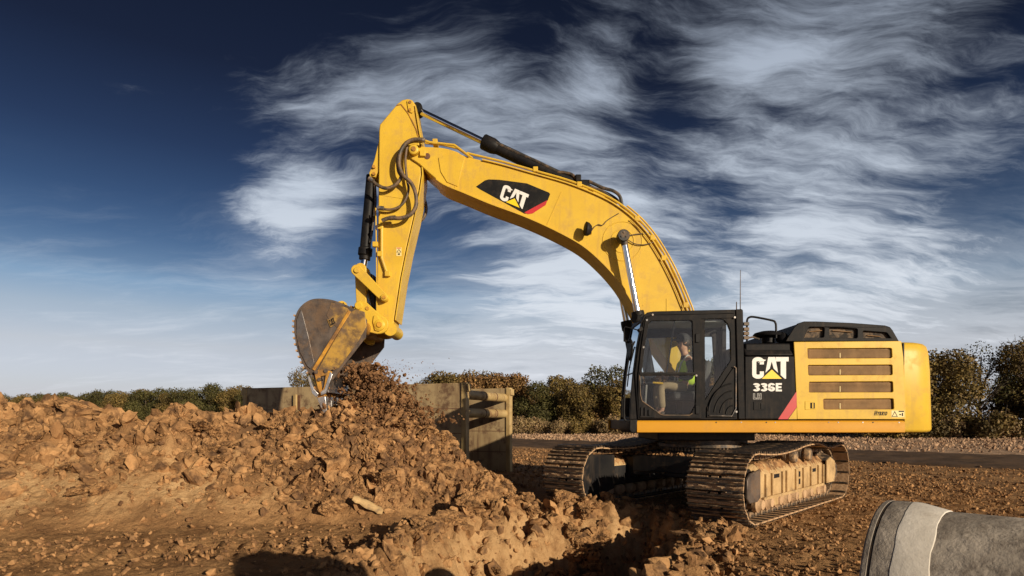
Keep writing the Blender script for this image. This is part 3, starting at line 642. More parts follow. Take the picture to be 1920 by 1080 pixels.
mb = MB().tube([at(x, y, 9.46) for x, y in [(1196, 619), (1186, 616), (1172, 612.5), (1170, 616), (1170, 640), (1176, 637)]], .009, 6); mb.tube([at(1170, 638, 9.46), at(1182, 644, 9.46)], .018, 6); part('mirror_arm', mb, 'black_plastic', EX, C0)
mb = MB().tube(catmull([at(x, y, 9.44) for x, y in [(1190, 640), (1182, 660), (1176, 690), (1171.5, 730), (1170, 770), (1170, 783), (1174, 789), (1181, 788)]], 4), .014, 8); part('front_rail', mb, 'black_plastic', EX, C0)
mb = MB().tube([at(x, y, 9.6) for x, y in [(1186, 640), (1181, 690)]], .008, 6).tube([at(x, y, 9.7) for x, y in [(1190, 650), (1180, 690), (1176, 725)]], .010, 6); part('wiper', mb, 'black_plastic', EX, C0)
mb = MB(); a = at(1194, 597, 9.46); mb.lathe([(.04, -.05), (.07, .0), (.075, .05), (0, .055)], a, (-.7, -.4, .1), 14); mb.tube([a, at(1204, 590, 9.5)], .015, 6); part('cab_lamp', mb, 'black_plastic', EX, C0)
mb = MB(); a = at(1197, 620, 9.46); mb.bar(a, at(1203, 616, 9.5), .05, .05); part('mirror_bracket', mb, 'black_plastic', EX, C0)
# writing on the body
K = 1 / 121.05; ey = NEAR + .002
def px2(px, py, Y=NEAR): return at(px, py, Y)
o_ = px2(1410.3, 710.2, ey); hgt = px2(0, 669.5, ey).z - o_.z
logo(comp, C0, o_, Vector((hgt * 1.0, 0, 0)), Vector((0, 0, hgt)), .0015)
mb = MB(); flatmesh(mb, px2(1412, 733.8, ey), Vector((.185, 0, 0)), Vector((0, 0, .128)), text_faces('336E', .22, .05), .0015); part('lettering', mb, 'decal_white', comp, C0, smooth=0)
def outline_faces(polys, wd):
    fs = []
    for p in polys: fs += ribbon(p, wd, True)
    return fs
LHp = [[(0, 0), (0, 1), (.24, 1), (.24, .2), (.56, .2), (.56, 0)], [(.70, 0), (.70, 1), (.93, 1), (.93, .6), (1.12, .6), (1.12, 1), (1.35, 1), (1.35, 0), (1.12, 0), (1.12, .4), (.93, .4), (.93, 0)]]
mb = MB(); flatmesh(mb, px2(1412.5, 748.3, ey), Vector((.09, 0, 0)), Vector((0, 0, .085)), outline_faces(LHp, .10), .0015); part('lettering', mb, 'decal_grey', comp, C0, smooth=0)
pr = [(p.x, p.z) for p in [px2(1493.6, 733.5), px2(1493.9, 763), px2(1477, 786), px2(1459, 786)]]
mb = MB().add([(x, NEAR - .001, z) for x, z in pr], [(0, 1, 2, 3)]); part('red_stripe', mb, 'decal_red', comp, C0, smooth=0)
pr = [(p.x, p.z) for p in [px2(1493.9, 764), px2(1494.2, 786), px2(1478, 786)]]
mb = MB().add([(x, NEAR - .001, z) for x, z in pr], [(0, 1, 2)]); part('yellow_corner', mb, 'yellow_paint', comp, C0, smooth=0)
hb = Vector((.066, 0, 0)); mb = MB(); flatmesh(mb, px2(1638.5, 779, NEAR), hb, Vector((.016, 0, .075)), text_faces('H', .2, .0), .0015); flatmesh(mb, px2(1644, 779, NEAR), hb * .80, Vector((.013, 0, .060)), text_faces('YBRID', .2, .09), .0015)
part('lettering', mb, 'decal_black', lp, C0, smooth=0)
a = px2(1683.5, 776); mb = MB().box(a.x - .10, a.x + .10, NEAR - .002, NEAR + .001, a.z - .052, a.z + .052); stk_ = part('warning_sticker', mb, 'sticker', lp, C0, smooth=0)
mb = MB(); flatmesh(mb, (a.x - .09, NEAR - .002, a.z - .04), Vector((.08, 0, 0)), Vector((0, 0, .075)), outline_faces([[(0, 0), (.5, 1), (1, 0)]], .12), .001); flatmesh(mb, (a.x + .01, NEAR - .002, a.z + .03), Vector((.085, 0, 0)), Vector((0, 0, .018)), [[(0, 0), (1, 0), (1, 1), (0, 1)]], .001); flatmesh(mb, (a.x + .02, NEAR - .002, a.z - .02), Vector((.03, 0, 0)), Vector((0, 0, .018)), [[(0, 0), (1, 0), (1, 1), (0, 1)]], .001)
flatmesh(mb, (a.x + .06, NEAR - .002, a.z - .035), Vector((.02, 0, 0)), Vector((0, 0, .05)), [[(0, 0), (1, 0), (1, 1), (0, 1)]], .001); part('sticker_print', mb, 'decal_black', stk_, C0, smooth=0)

# --- boom
YB0, YB1 = 10.66, 11.24
top = catmull([(770, 278), (784, 274), (800, 275), (830, 277), (856, 284), (874, 293), (940, 309), (1000, 326), (1060, 343), (1110, 362), (1150, 382), (1185, 408), (1215, 440), (1240, 478), (1262, 520), (1280, 562), (1293, 600), (1312, 690)], 4)
bot = catmull([(1300, 735), (1262, 690), (1226, 640), (1203, 600), (1182, 562), (1160, 528), (1130, 494), (1092, 461), (1040, 432), (980, 405), (920, 383), (870, 362), (832, 346), (806, 326), (786, 308), (770, 297), (766, 287)], 4)
bp = P2([tuple(p) for p in top + bot], YB0)
boom = part('boom', MB().prism(bp, YB0, YB1), 'yellow_paint', EX, C0, .018, 30)
# top and bottom flange plates run slightly proud of the side plates
def along(pts, Y0, Y1, th, off):
    mb = MB(); pr = [Vector(p) for p in P2(pts, YB0)]; n = len(pr); vs = []
    for i, p in enumerate(pr):
        d = (pr[min(i + 1, n - 1)] - pr[max(i - 1, 0)]).normalized(); nn = Vector((-d.y, d.x))
        a = p + nn * off; b = p + nn * (off - th)
        vs += [(a.x, Y0, a.y), (a.x, Y1, a.y), (b.x, Y1, b.y), (b.x, Y0, b.y)]
    fs = [(0, 1, 2, 3), tuple(4 * (n - 1) + k for k in (3, 2, 1, 0))]
    for i in range(n - 1): fs += [(4 * i + k, 4 * i + (k + 1) % 4, 4 * i + 4 + (k + 1) % 4, 4 * i + 4 + k) for k in range(4)]
    return mb.add(vs, fs)
tf = [tuple(p) for p in top[22:]]
part('top_flange', along(tf, YB0 - .035, YB1 + .035, .022, .012), 'yellow_paint', boom, C0)
bf = [tuple(p) for p in bot[:-14]]
part('bottom_flange', along(bf, YB0 - .035, YB1 + .035, .022, .012), 'yellow_paint', boom, C0)
# weld seams and cheek plate
for a_, b_ in (((865, 298), (853, 352)), ((1053, 360), (1026, 421)), ((1205, 573), (1262, 550)), ((1250, 560), (1250, 585))):
    part('weld_seam', MB().bar(at(*a_, YB0 - .001), at(*b_, YB0 - .001), .014, .012), 'yellow_paint', boom, C0)
chk = P2([(822, 296), (844, 288), (872, 294), (858, 350), (838, 342), (826, 322)], YB0); part('cheek_plate', MB().prism(chk, YB0 - .014, YB0 + .01), 'yellow_paint', boom, C0, .006)
def pin(px, py, Y0, Y1, r, mat_='yellow_paint', n=24, parent=EX, name='pin'):
    a = at(px, py, YB0); return part(name, MB().lathe([(0, 0), (r * .82, 0), (r, .012), (r, Y1 - Y0 - .012), (r * .82, Y1 - Y0), (0, Y1 - Y0)], (a.x, Y0, a.z), (0, 1, 0), n), mat_, parent, C0)
pin(777, 284, YB0 - .10, YB1 + .10, .085); pin(777, 284, YB0 - .115, YB0 - .09, .045, 'worn_yellow'); 
a = at(793, 288, YB0); part('pin_keeper', MB().box(a.x - .05, a.x + .05, YB0 - .05, YB0 + .01, a.z - .06, a.z + .05), 'yellow_paint', boom, C0, .01)
a = at(801, 293, YB0); part('decal_spot', MB().lathe([(0, 0), (.055, 0), (.055, .006), (0, .006)], (a.x, YB0 - .006, a.z), (0, 1, 0), 14), 'rust', boom, C0)
# rings round the lift-cylinder pin
for r0 in (.20, .34):
    a = at(1167, 452, YB0); part('boss_ring', MB().lathe([(r0 - .012, 0), (r0 - .006, -.008), (r0 + .006, -.008), (r0 + .012, 0)], (a.x, YB0, a.z), (0, 1, 0), 40, False), 'yellow_paint', boom, C0)
# black panel with writing
bd = part('name_panel', MB().prism(P2([(892.5, 350), (909, 338.5), (916, 336.5), (935, 337), (988, 344), (1029, 361), (1031.5, 364), (1027, 376), (990, 400), (984, 401), (900, 355)], YB0), YB0 - .004, YB0 + .002), 'decal_black', boom, C0, smooth=0)
mb = MB().add([Vector(at(x, y, YB0 - .0055)) for x, y in [(983, 398.5), (1026.5, 375), (1023, 384.5), (999, 400), (990, 401.5)]], [(0, 1, 2, 3, 4)]); part('red_stripe', mb, 'decal_red', bd, C0, smooth=0)
o_ = at(936, 373.5, YB0 - .004); e1 = at(978.5, 391.5, YB0 - .004) - o_; e2 = at(945, 345, YB0 - .004) - o_
logo(bd, C0, o_, e1 / 1.52, e2, .002)
# work lamp on the boom side
a = at(1103, 430, YB0 - .16); mb = MB().lathe([(0, -.05), (.06, -.045), (.085, 0), (.09, .05), (.075, .06), (0, .055)], a, (-.85, -.25, .1), 18); mb.v = [(v[0], v[1], a.z + (v[2] - a.z) * 1.35) for v in mb.v]
lamp = part('work_lamp', mb, 'black_plastic', EX, C0)
b = at(1106, 437, YB0); part('lamp_bracket', MB().bar(b, (b.x - .02, YB0 - .15, b.z + .03), .05, .06, (1, 0, 0)), 'yellow_paint', lamp, C0)
mb = MB().tube(catmull([at(*p, YB0 - .02) for p in [(1107, 436), (1115, 425), (1122, 421), (1130, 422), (1140, 412), (1160, 400)]], 4), .008, 6); part('lamp_cable', mb, 'hose', lamp, C0)
# lift cylinders, near and far
for Yc_, sgn in ((10.44, -1), (11.46, 1)):
    tp_, lw = at(1166, 447, 10.55), at(1228, 770, 10.55); tp_.y = lw.y = Yc_
    dirv = (lw - tp_).normalized()
    cyl_ = part('lift_cylinder', MB().cyl(tp_ + dirv * 1.36, lw, .095, n=24).lathe([(.06, -.06), (.105, -.06), (.11, -.02), (.11, .10), (.095, .12)], tp_ + dirv * 1.36, dirv, 24), 'black_plastic', EX, C0)
    part('piston_rod', MB().cyl(tp_, tp_ + dirv * 1.4, .055, n=20), 'chrome', cyl_, C0)
    mb = MB().lathe([(0, -.09), (.095, -.09), (.105, -.07), (.105, .07), (.095, .09), (0, .09)], tp_, (0, 1, 0), 24); mb.lathe([(.06, 0), (.075, .05), (.06, .12), (.055, .16)], tp_, dirv, 18); part('rod_eye', mb, 'rubber', cyl_, C0)
    yb = YB0 if sgn < 0 else YB1; part('pin', MB().cyl((tp_.x, Yc_, tp_.z), (tp_.x, yb + sgn * -.05, tp_.z), .06), 'steel', cyl_, C0)
    if sgn < 0:
        for k in range(3):
            an = R(90 + 120 * k); b = tp_ + Vector((.045 * math.cos(an), -.091, .045 * math.sin(an))); part('bolt', MB().cyl(b, b + Vector((0, -.012, 0)), .017, n=8), 'track_steel', cyl_, C0)
mb = MB().tube(catmull([at(*p, YB0 - .02) for p in [(1179, 442), (1195, 439), (1222, 437)]], 4), .010, 6).tube(catmull([at(*p, YB0 - .03) for p in [(1178, 450), (1190, 457), (1207, 459), (1226, 454)]], 4), .009, 6); part('grease_line', mb, 'hose', boom, C0)
# --- stick cylinder on top of the boom
YC = 10.95
p0, p1 = at(784, 207, YC), at(1126, 368, YC); br = at(905, 265, YC)
sc = part('stick_cylinder', MB().cyl(br, at(1112, 362, YC), .105, n=24).lathe([(.06, -.02), (.12, 0), (.135, .02), (.135, .2), (.12, .26), (.105, .30)], br, p1 - p0, 24), 'black_plastic', EX, C0)
part('piston_rod', MB().cyl(p0, br, .058, n=20), 'chrome', sc, C0)
part('cylinder_pipe', MB().tube(catmull([at(*p, YC - .09) for p in [(918, 262), (960, 282), (1010, 304), (1045, 322), (1055, 323), (1072, 327), (1083, 338)]], 4), .028, 8), 'rubber', sc, C0)
part('rod_eye', MB().lathe([(0, -.12), (.09, -.12), (.09, .12), (0, .12)], p0, (0, 1, 0), 20), 'black_plastic', sc, C0)
mb = MB(); a = at(1097, 344, YC - .1); mb.box(a.x - .1, a.x + .08, YC - .16, YC + .1, a.z - .06, a.z + .05); b = at(1085, 338, YC - .1); mb.box(b.x - .06, b.x + .04, YC - .15, YC - .02, b.z - .04, b.z + .09); part('hose_manifold', mb, 'black_plastic', sc, C0, .015)
part('cylinder_bracket', MB().prism(P2([(1070, 362), (1098, 348), (1106, 352), (1118, 356), (1150, 386), (1110, 366)], YB0 + .1), YB0 + .08, YB1 - .08), 'yellow_paint', boom, C0, .01)
a = at(1106, 361, YB0); part('bracket_pin', MB().cyl((a.x, YB0 + .02, a.z), (a.x, YB1 - .02, a.z), .07), 'yellow_paint', boom, C0)
for pts, yy in (([(1104, 340), (1130, 352), (1150, 358), (1162, 368), (1166, 384)], 10.8), ([(1100, 350), (1128, 358), (1146, 372), (1156, 382)], 10.75), ([(1095, 350), (1120, 356), (1140, 364), (1158, 376), (1172, 396)], 10.9)):
    part('boom_hose', MB().tube(catmull([at(*p, yy) for p in pts], 5), .03, 8), 'rubber', sc, C0)
# hydraulic lines along the boom's top edge
offs = [tuple(p) for p in top[20:64]]
def line_along(off, Y, r, name='hydraulic_pipe', i0=0, i1=None, jit=0.):
    pr = [Vector(p) for p in P2(offs[i0:i1], YB0)]; n = len(pr); pts = []
    for i, p in enumerate(pr):
        d = (pr[min(i + 1, n - 1)] - pr[max(i - 1, 0)]).normalized(); nn = Vector((-d.y, d.x)); q_ = p + nn * (off + jit * math.sin(i * 1.1)); pts.append((q_.x, Y, q_.y))
    return part(name, MB().tube(pts, r, 8), 'yellow_paint', boom, C0)
line_along(.055, YB0 - .01, .021); line_along(.095, YB0 + .12, .021, i0=14, jit=.012); line_along(.05, YB0 + .2, .02); line_along(.135, YB0 + .08, .016, i0=22)
line_along(-.06, YB0 - .03, .010, i0=24)
part('hydraulic_pipe', MB().tube([at(*p, YB0 - .02) for p in [(797, 264), (806, 267), (852, 272), (880, 293)]], .022, 8), 'yellow_paint', boom, C0)
part('hydraulic_pipe', MB().tube([at(*p, YB0 + .1) for p in [(797, 268), (830, 271), (858, 278), (886, 297)]], .022, 8), 'yellow_paint', boom, C0)
for px, py in ((815, 268), (1003, 320), (1085, 348), (1193, 412), (1222, 448), (1243, 486), (1284, 574)):
    a = at(px, py, YB0); part('pipe_clamp', MB().box(a.x - .035, a.x + .05, YB0 - .04, YB0 + .2, a.z - .03, a.z + .06), 'yellow_paint', boom, C0, .008)
# --- stick
YS0, YS1 = 10.70, 11.20
st_px = [(764, 185), (754, 187), (745, 194), (712, 233), (710.5, 245), (709, 410), (707, 520), (706, 590), (709, 612), (716, 624), (724, 628), (733, 620), (738, 606), (751, 520), (762, 465), (776, 405), (786, 352), (790, 326), (788, 290), (785, 250), (780, 215), (778, 195), (773, 187)]
stick = part('stick', MB().prism(P2(st_px, YS0), YS0, YS1), 'yellow_paint', EX, C0, .018, 30)
fl = [(778, 196), (782, 222), (789, 262), (792, 326), (788, 354), (778, 405), (764, 465), (753, 520), (741, 600)]
part('back_flange', along(fl, YS0 - .03, YS1 + .03, .02, .012), 'yellow_paint', stick, C0)
ln = [(743, 198), (752, 196), (760, 206), (766, 214), (780, 242), (784, 256)]
part('weld_seam', MB().tube([at(*p, YS0) for p in ln], .012, 6), 'worn_yellow', stick, C0)
part('weld_seam', MB().bar(at(711, 365, YS0), at(755, 372, YS0), .014, .012), 'yellow_paint', stick, C0)
lp_ = P2([(763, 190), (768, 187), (774, 190), (777, 208), (773, 213), (766, 210)], YS0); part('pin_plate', MB().prism(lp_, YS0 - .02, YS0 + .01), 'yellow_paint', stick, C0, .006)
for py in (193, 207): a = at(769, py, YS0); part('bolt', MB().cyl((a.x, YS0 - .035, a.z), (a.x, YS0, a.z), .025, n=10), 'worn_yellow', stick, C0)
# bucket cylinder bracket at the front of the stick
part('cylinder_lug', MB().prism(P2([(711, 262), (702, 300), (692, 325), (694, 332), (704, 332), (711, 318)], YS0 + .05), YS0 + .04, YS1 - .04), 'yellow_paint', stick, C0, .01)
for py in (312, 325): a = at(700.5, py, YS0); part('bolt', MB().cyl((a.x, YS0 - .0, a.z), (a.x, YS0 + .05, a.z), .028, n=10), 'worn_yellow', stick, C0)
b0, b1 = at(697, 330, YC), at(681.5, 500, YC); tip = at(682, 488, YC)
bc = part('bucket_cylinder', MB().cyl(b0, at(684.5, 470, YC), .095, n=24).lathe([(.095, -.02), (.125, 0), (.125, .12), (.10, .14), (.10, .2), (.06, .21)], at(685.5, 466, YC), b1 - b0, 24), 'black_plastic', EX, C0)
part('piston_rod', MB().cyl(at(685, 480, YC), b1, .058), 'chrome', bc, C0)
part('cylinder_pipe', MB().tube(catmull([at(*p, YC - .10) for p in [(702, 335), (704, 380), (698, 430), (694, 455)]], 4), .022, 8), 'rubber', bc, C0)
# links
def linkbar(name, a, b, Y0, Y1, r0, r1, mat_, px_Y):
    A, B = at(*a, px_Y), at(*b, px_Y); d = Vector((B.x - A.x, B.z - A.z)); an = math.atan2(d.y, d.x); poly = []
    for i in range(13): t = an + math.pi / 2 + math.pi * i / 12; poly.append((A.x + r0 * math.cos(t), A.z + r0 * math.sin(t)))
    for i in range(13): t = an - math.pi / 2 + math.pi * i / 12; poly.append((B.x + r1 * math.cos(t), B.z + r1 * math.sin(t)))
    return part(name, MB().prism(poly, Y0, Y1), mat_, EX, C0, .012)
for y0, y1 in ((YS0 - .11, YS0 - .05), (YS1 + .05, YS1 + .11)):
    lk = linkbar('idler_link', (671, 509), (722, 560), y0, y1, .095, .075, 'yellow_paint', YS0)
pin(671, 509, YS0 - .14, YS1 + .14, .05, 'yellow_paint'); pin(722, 560, YS0 - .15, YS1 + .15, .06, 'yellow_paint'); pin(722, 560, YS0 - .165, YS0 - .14, .035, 'worn_yellow')
for y0, y1 in ((YC - .18, YC - .10), (YC + .10, YC + .18)): linkbar('power_link', (680, 508), (682, 574), y0, y1, .10, .09, 'yellow_paint', YC)
part('link_body', MB().prism(P2([(671, 518), (689, 520), (691, 570), (675, 566)], YC), YC - .14, YC + .14), 'yellow_paint', EX, C0, .02)
part('stick_underside', MB().prism(P2([(692, 512), (706, 520), (706, 585), (698, 580)], YC), YC - .12, YC + .12), 'dark_frame', EX, C0, .02)
# stick pipes and hoses
part('hydraulic_pipe', MB().tube([at(*p, YS0 - .04) for p in [(716, 418), (716, 484), (723, 505), (727, 514)]], .028, 8), 'yellow_paint', stick, C0)
part('hydraulic_pipe', MB().tube([at(*p, YS0 - .02) for p in [(704.5, 390), (705.5, 455), (706.5, 530), (706.5, 588)]], .012, 6), 'yellow_paint', stick, C0)
for px, py in ((713, 427), (713, 478), (727, 515), (704, 460)):
    a = at(px, py, YS0); part('pipe_clamp', MB().box(a.x - .04, a.x + .05, YS0 - .07, YS0 + .01, a.z - .04, a.z + .05), 'yellow_paint', stick, C0, .008)
for pts, yy, r_ in (([(792, 262), (775, 262), (760, 270), (750, 288), (749, 312), (757, 330), (770, 342), (779, 362), (780, 385), (770, 402), (752, 409), (730, 409), (716, 414)], YS0 - .20, .034),
                ([(792, 265), (772, 265), (755, 276), (746, 298), (747, 320), (752, 332), (742, 346), (725, 353), (708, 347), (694, 336)], YS0 - .13, .030),
                ([(764, 272), (760, 300), (763, 335), (766, 355), (760, 375), (748, 388), (730, 393), (710, 390)], YS0 - .09, .022)):
    part('stick_hose', MB().tube(catmull([at(*p, yy) for p in pts], 5), r_, 10), 'hose', stick, C0)
part('stick_hose', MB().tube(catmull([at(*p, YS1 + .1) for p in [(785, 360), (796, 375), (799, 395), (793, 410), (783, 417)]], 5), .030, 8), 'hose', stick, C0)
for p, q_ in (((784, 262), (797, 263)), ((730, 409), (742, 408)), ((692, 334), (699, 340)), ((708, 390), (720, 391))):
    part('hose_fitting', MB().cyl(at(*p, YS0 - .16), at(*q_, YS0 - .16), .04, n=10), 'steel', stick, C0)
a = at(748, 472, YS0); mb = MB().box(a.x - .045, a.x + .045, YS0 - .004, YS0 + .002, a.z - .075, a.z + .075); o_ = part('warning_sticker', mb, 'sticker', stick, C0, smooth=0)
mb = MB(); flatmesh(mb, (a.x - .035, YS0 - .004, a.z - .01), Vector((.07, 0, 0)), Vector((0, 0, .05)), outline_faces([[(0, 0), (.5, 1), (1, 0)]], .14), .001); flatmesh(mb, (a.x - .02, YS0 - .004, a.z - .055), Vector((.04, 0, 0)), Vector((0, 0, .025)), [[(0, 0), (1, 0), (1, 1), (0, 1)]], .001); part('sticker_print', mb, 'decal_black', o_, C0, smooth=0)
mb = MB(); flatmesh(mb, (a.x - .035, YS0 - .004, a.z + .055), Vector((.07, 0, 0)), Vector((0, 0, .014)), [[(0, 0), (1, 0), (1, 1), (0, 1)]], .001); part('sticker_band', mb, 'decal_red', o_, C0, smooth=0)

# --- bucket: curved wrapper, two side plates, lip, teeth, ears (profile in metres, read on the near side plate)
YK0, YK1 = 10.22, 11.70
back = catmull([(662, 578), (645, 570), (625, 563), (605, 560), (586, 561), (570, 569), (558, 583), (552, 602), (552, 622), (555, 645), (562, 668), (571, 688), (584, 704)], 4)
backm = [Vector(p) for p in P2([tuple(p) for p in back], YK0)]
lipm = [Vector(p) for p in P2([(594, 716), (624, 712), (686, 632), (688, 600), (676, 583)], YK0)]
poly = [tuple(p) for p in backm + lipm]
bk = None
for i, (y0, y1) in enumerate(((YK0, YK0 + .035), (YK1 - .035, YK1))):
    sp_ = part('bucket_side', MB().prism(poly, y0, y1), 'worn_steel', EX, C0, .006)
    if i == 0: bk = sp_
# wrapper shell
mb = MB(); vs = []; n = len(backm) + 1; wr = backm + [lipm[0]]
for i, p in enumerate(wr):
    d = (wr[min(i + 1, n - 1)] - wr[max(i - 1, 0)]).normalized(); nn = Vector((-d.y, d.x)); q_ = p + nn * .035
    vs += [(p.x, YK0 - .004, p.y), (p.x, YK1 + .004, p.y), (q_.x, YK1 + .004, q_.y), (q_.x, YK0 - .004, q_.y)]
fs = [(0, 1, 2, 3), tuple(4 * (n - 1) + k for k in (3, 2, 1, 0))]
for i in range(n - 1): fs += [(4 * i + k, 4 * i + (k + 1) % 4, 4 * i + 4 + (k + 1) % 4, 4 * i + 4 + k) for k in range(4)]
mb.add(vs, fs); wrap = part('bucket_wrapper', mb, 'worn_steel', EX, C0)
# serrated wear strips on the heel
mb = MB()
for i in range(26, len(backm) - 2, 2):
    p = backm[i]; d = (backm[i + 1] - backm[i - 1]).normalized(); nn = Vector((d.y, -d.x)); nn = nn if (p + nn - Vector((backm[20].x + 1, backm[20].y))).length > 1 else -nn
    c = Vector((p.x, 0, p.y)) + Vector((nn.x, 0, nn.y)) * .02
    part('heel_shroud', MB().bar((c.x, YK0 - .012, c.z), (c.x, YK1 + .012, c.z), .030, .028, (nn.x, 0, nn.y)), 'caked_dirt', wrap, C0)
part('wear_plate', MB().prism(P2([(565, 580), (568, 588), (579, 630), (590, 680), (583, 692), (576, 686), (563, 660), (556, 628), (557, 600)], YK0), YK0 - .022, YK0 + .004), 'polished_plate', bk, C0, .005)
part('side_bar', MB().bar(at(656, 583, YK0 - .01), at(588, 694, YK0 - .01), .055, .03, (0, 1, 0)), 'worn_yellow', bk, C0, .006)
part('side_cutter_plate', MB().prism(P2([(657, 586), (668, 580), (684, 585), (688, 612), (672, 640), (636, 690), (604, 704), (592, 700)], YK0), YK0 - .02, YK0 + .003), 'scuffed', bk, C0, .01)
part('top_corner', MB().prism(P2([(622, 567), (652, 578), (656, 584), (632, 615), (612, 592)], YK0), YK0 - .008, YK0 + .003), 'scuffed', bk, C0, .004)
# lifting eye on the back
part('lifting_eye', MB().holed(P2([(624, 569), (634, 567), (643, 565), (648, 567), (652, 575), (652, 581), (630, 574)], YC), [P2([(643, 569), (646, 569), (647, 573), (643, 573)], YC)], YC - .06, YC + .06), 'yellow_paint', EX, C0, .006)
# raised mark on the side plate
mo = at(617.5, 605.5, YK0 - .016); ux, uy = at(624.5, 619, YK0 - .016) - mo, None
u1 = (at(621, 617, YK0) - at(617, 603, YK0)); pl_ = [(613.5, 599), (626, 592.5), (632, 607), (620, 615)]
mk = part('mark_plate', MB().prism(P2(pl_, YK0), YK0 - .016, YK0), 'scuffed', bk, C0, .003)
oo = at(619.5, 611.5, YK0 - .016); logo(mk, C0, oo, (at(629.5, 606, YK0 - .016) - oo) / 1.7, at(615.5, 601, YK0 - .016) - oo, .003, 'decal_black', 'decal_black')
# ears with pins
for y0, y1 in ((YS0 - .13, YS0 - .06), (YS1 + .06, YS1 + .13)):
    ear = part('bucket_ear', MB().prism([tuple(p) for p in catmull([Vector(p) for p in P2([(668, 574), (675, 567), (688, 568), (702, 580), (716, 592), (728, 601), (731, 612), (725, 624), (710, 628), (692, 625), (684, 640), (664, 630), (664, 600)], YS0)], 3, True)], y0, y1), 'yellow_paint', EX, C0, .012)
part('bucket_pad', MB().prism(P2([(664, 578), (680, 583), (692, 600), (690, 634), (672, 634)], YC), YS0 - .06, YS1 + .06), 'worn_yellow', EX, C0, .02)
part('torque_tube', MB().cyl(at(692, 622, YC).xyz - Vector((0, .74, 0)), at(692, 622, YC).xyz + Vector((0, .74, 0)), .12, n=24), 'worn_yellow', EX, C0)
pin(675, 575, YS0 - .16, YS1 + .16, .07, 'yellow_paint'); pin(714, 611, YS0 - .17, YS1 + .17, .095, 'yellow_paint'); pin(714, 611, YS0 - .19, YS0 - .16, .05, 'worn_yellow'); pin(691, 580, YS0 - .15, YS0 - .11, .035, 'worn_yellow', 12)
part('pin_cap', MB().prism([tuple(p) for p in P2([(704, 594), (711, 594), (722, 610), (715, 624), (706, 622), (702, 606)], YS0)], YS0 - .155, YS0 - .12), 'yellow_paint', EX, C0, .012)
a = at(733, 618, YS0); part('stick_boss', MB().cyl((a.x, YS0 - .06, a.z), (a.x, YS1 + .06, a.z), .115, n=28), 'yellow_paint', stick, C0)
# lip plate and teeth
lp0, lp1 = Vector((lipm[0].x, 0, lipm[0].y)), Vector((lipm[1].x, 0, lipm[1].y))
a_, b_ = at(583, 700, YK0), at(612, 735, YK0); dl = (b_ - a_); dl.y = 0
part('lip_plate', MB().prism([(a_.x, a_.z), (a_.x + .14, a_.z + .02), (b_.x + .05, b_.z - .01), (b_.x - .02, b_.z)], YK0 + .0, YK1 - .0), 'polished_plate', EX, C0, .006)
for i in range(5):
    yy = YK0 + .10 + i * (YK1 - YK0 - .20) / 4; A = at(596, 722, YK0); A.y = yy; dn = Vector((.22, 0, -1)).normalized(); sd_ = Vector((1, 0, .22)).normalized()
    ad = MB(); secs = [(0.0, .075, .085), (.14, .070, .075), (.26, .05, .055)]
    def sect(mb, ss):
        vs = []
        for t, hw, hd in ss:
            c = A + dn * t
            vs += [c - sd_ * hd - Vector((0, hw, 0)), c + sd_ * hd - Vector((0, hw, 0)), c + sd_ * hd + Vector((0, hw, 0)), c - sd_ * hd + Vector((0, hw, 0))]
        k = len(ss); fs = [(0, 1, 2, 3), tuple(4 * (k - 1) + j for j in (3, 2, 1, 0))]
        for r_ in range(k - 1): fs += [(4 * r_ + j, 4 * r_ + (j + 1) % 4, 4 * r_ + 4 + (j + 1) % 4, 4 * r_ + 4 + j) for j in range(4)]
        return mb.add(vs, fs)
    tooth = part('tooth_adapter', sect(ad, secs), 'worn_yellow', EX, C0, .012)
    part('tooth', sect(MB(), [(.20, .065, .07), (.28, .06, .066), (.44, .045, .035), (.58, .035, .012)]), 'bright_steel', tooth, C0, .008)
# side cutter with its V of worn steel
sc_ = part('corner_guard', MB().holed(P2([(590, 696), (605, 693), (624, 697), (619, 712), (611, 738), (603, 741), (597, 728)], YK0), [P2([(602, 706), (612, 704), (609, 726), (605, 732)], YK0)], YK0 - .05, YK0 - .015), 'worn_yellow', bk, C0, .008)
part('cutter_edge', MB().prism(P2([(621, 697), (625.5, 703), (613, 738), (604, 741), (603, 735), (610, 730)], YK0), YK0 - .06, YK0 - .012), 'bright_steel', bk, C0, .006)
part('cutter_edge', MB().prism(P2([(577, 706), (581, 706), (590, 730), (598, 738), (594, 745), (586, 738)], YK0), YK0 - .03, YK0 + .05), 'bright_steel', bk, C0, .006)
for px, py in ((595, 698), (613, 696), (601, 712)): a = at(px, py, YK0); part('bolt', MB().cyl((a.x, YK0 - .075, a.z), (a.x, YK0 - .045, a.z), .033, n=8), 'worn_steel', bk, C0)

# --- undercarriage
TH = math.atan2(-math.cos(R(43)), -math.sin(R(43)))           # heading of the tracks
ucos, usin = math.cos(TH), math.sin(TH)
cb = MB(); cb.box(-.85, .98, -.90, .90, .50, .84); cb.box(-.75, .75, -.75, .75, .84, .91); cb.box(.98, 1.02, -.86, .86, .48, .56)
for s_ in (-1, 1):
    cb.box(.45, .90, s_ * 1.1 - .25, s_ * 1.1 + .25, .42, .80); cb.box(-.80, -.40, s_ * 1.1 - .25, s_ * 1.1 + .25, .42, .80)
car = link('car_body', cb.mesh('car_body', 'dark_frame'), EX, (0, 0, 0), (0, 0, TH)); car.modifiers.new('bevel', 'BEVEL').width = .015
eye = MB().holed([(.6, -.1), (1.10, -.09), (1.26, -.05), (1.30, .0), (1.26, .05), (1.10, .09), (.6, .1)], [[(1.14, -.03), (1.20, -.03), (1.22, 0), (1.20, .03), (1.14, .03), (1.12, 0)]], -.03, .03)
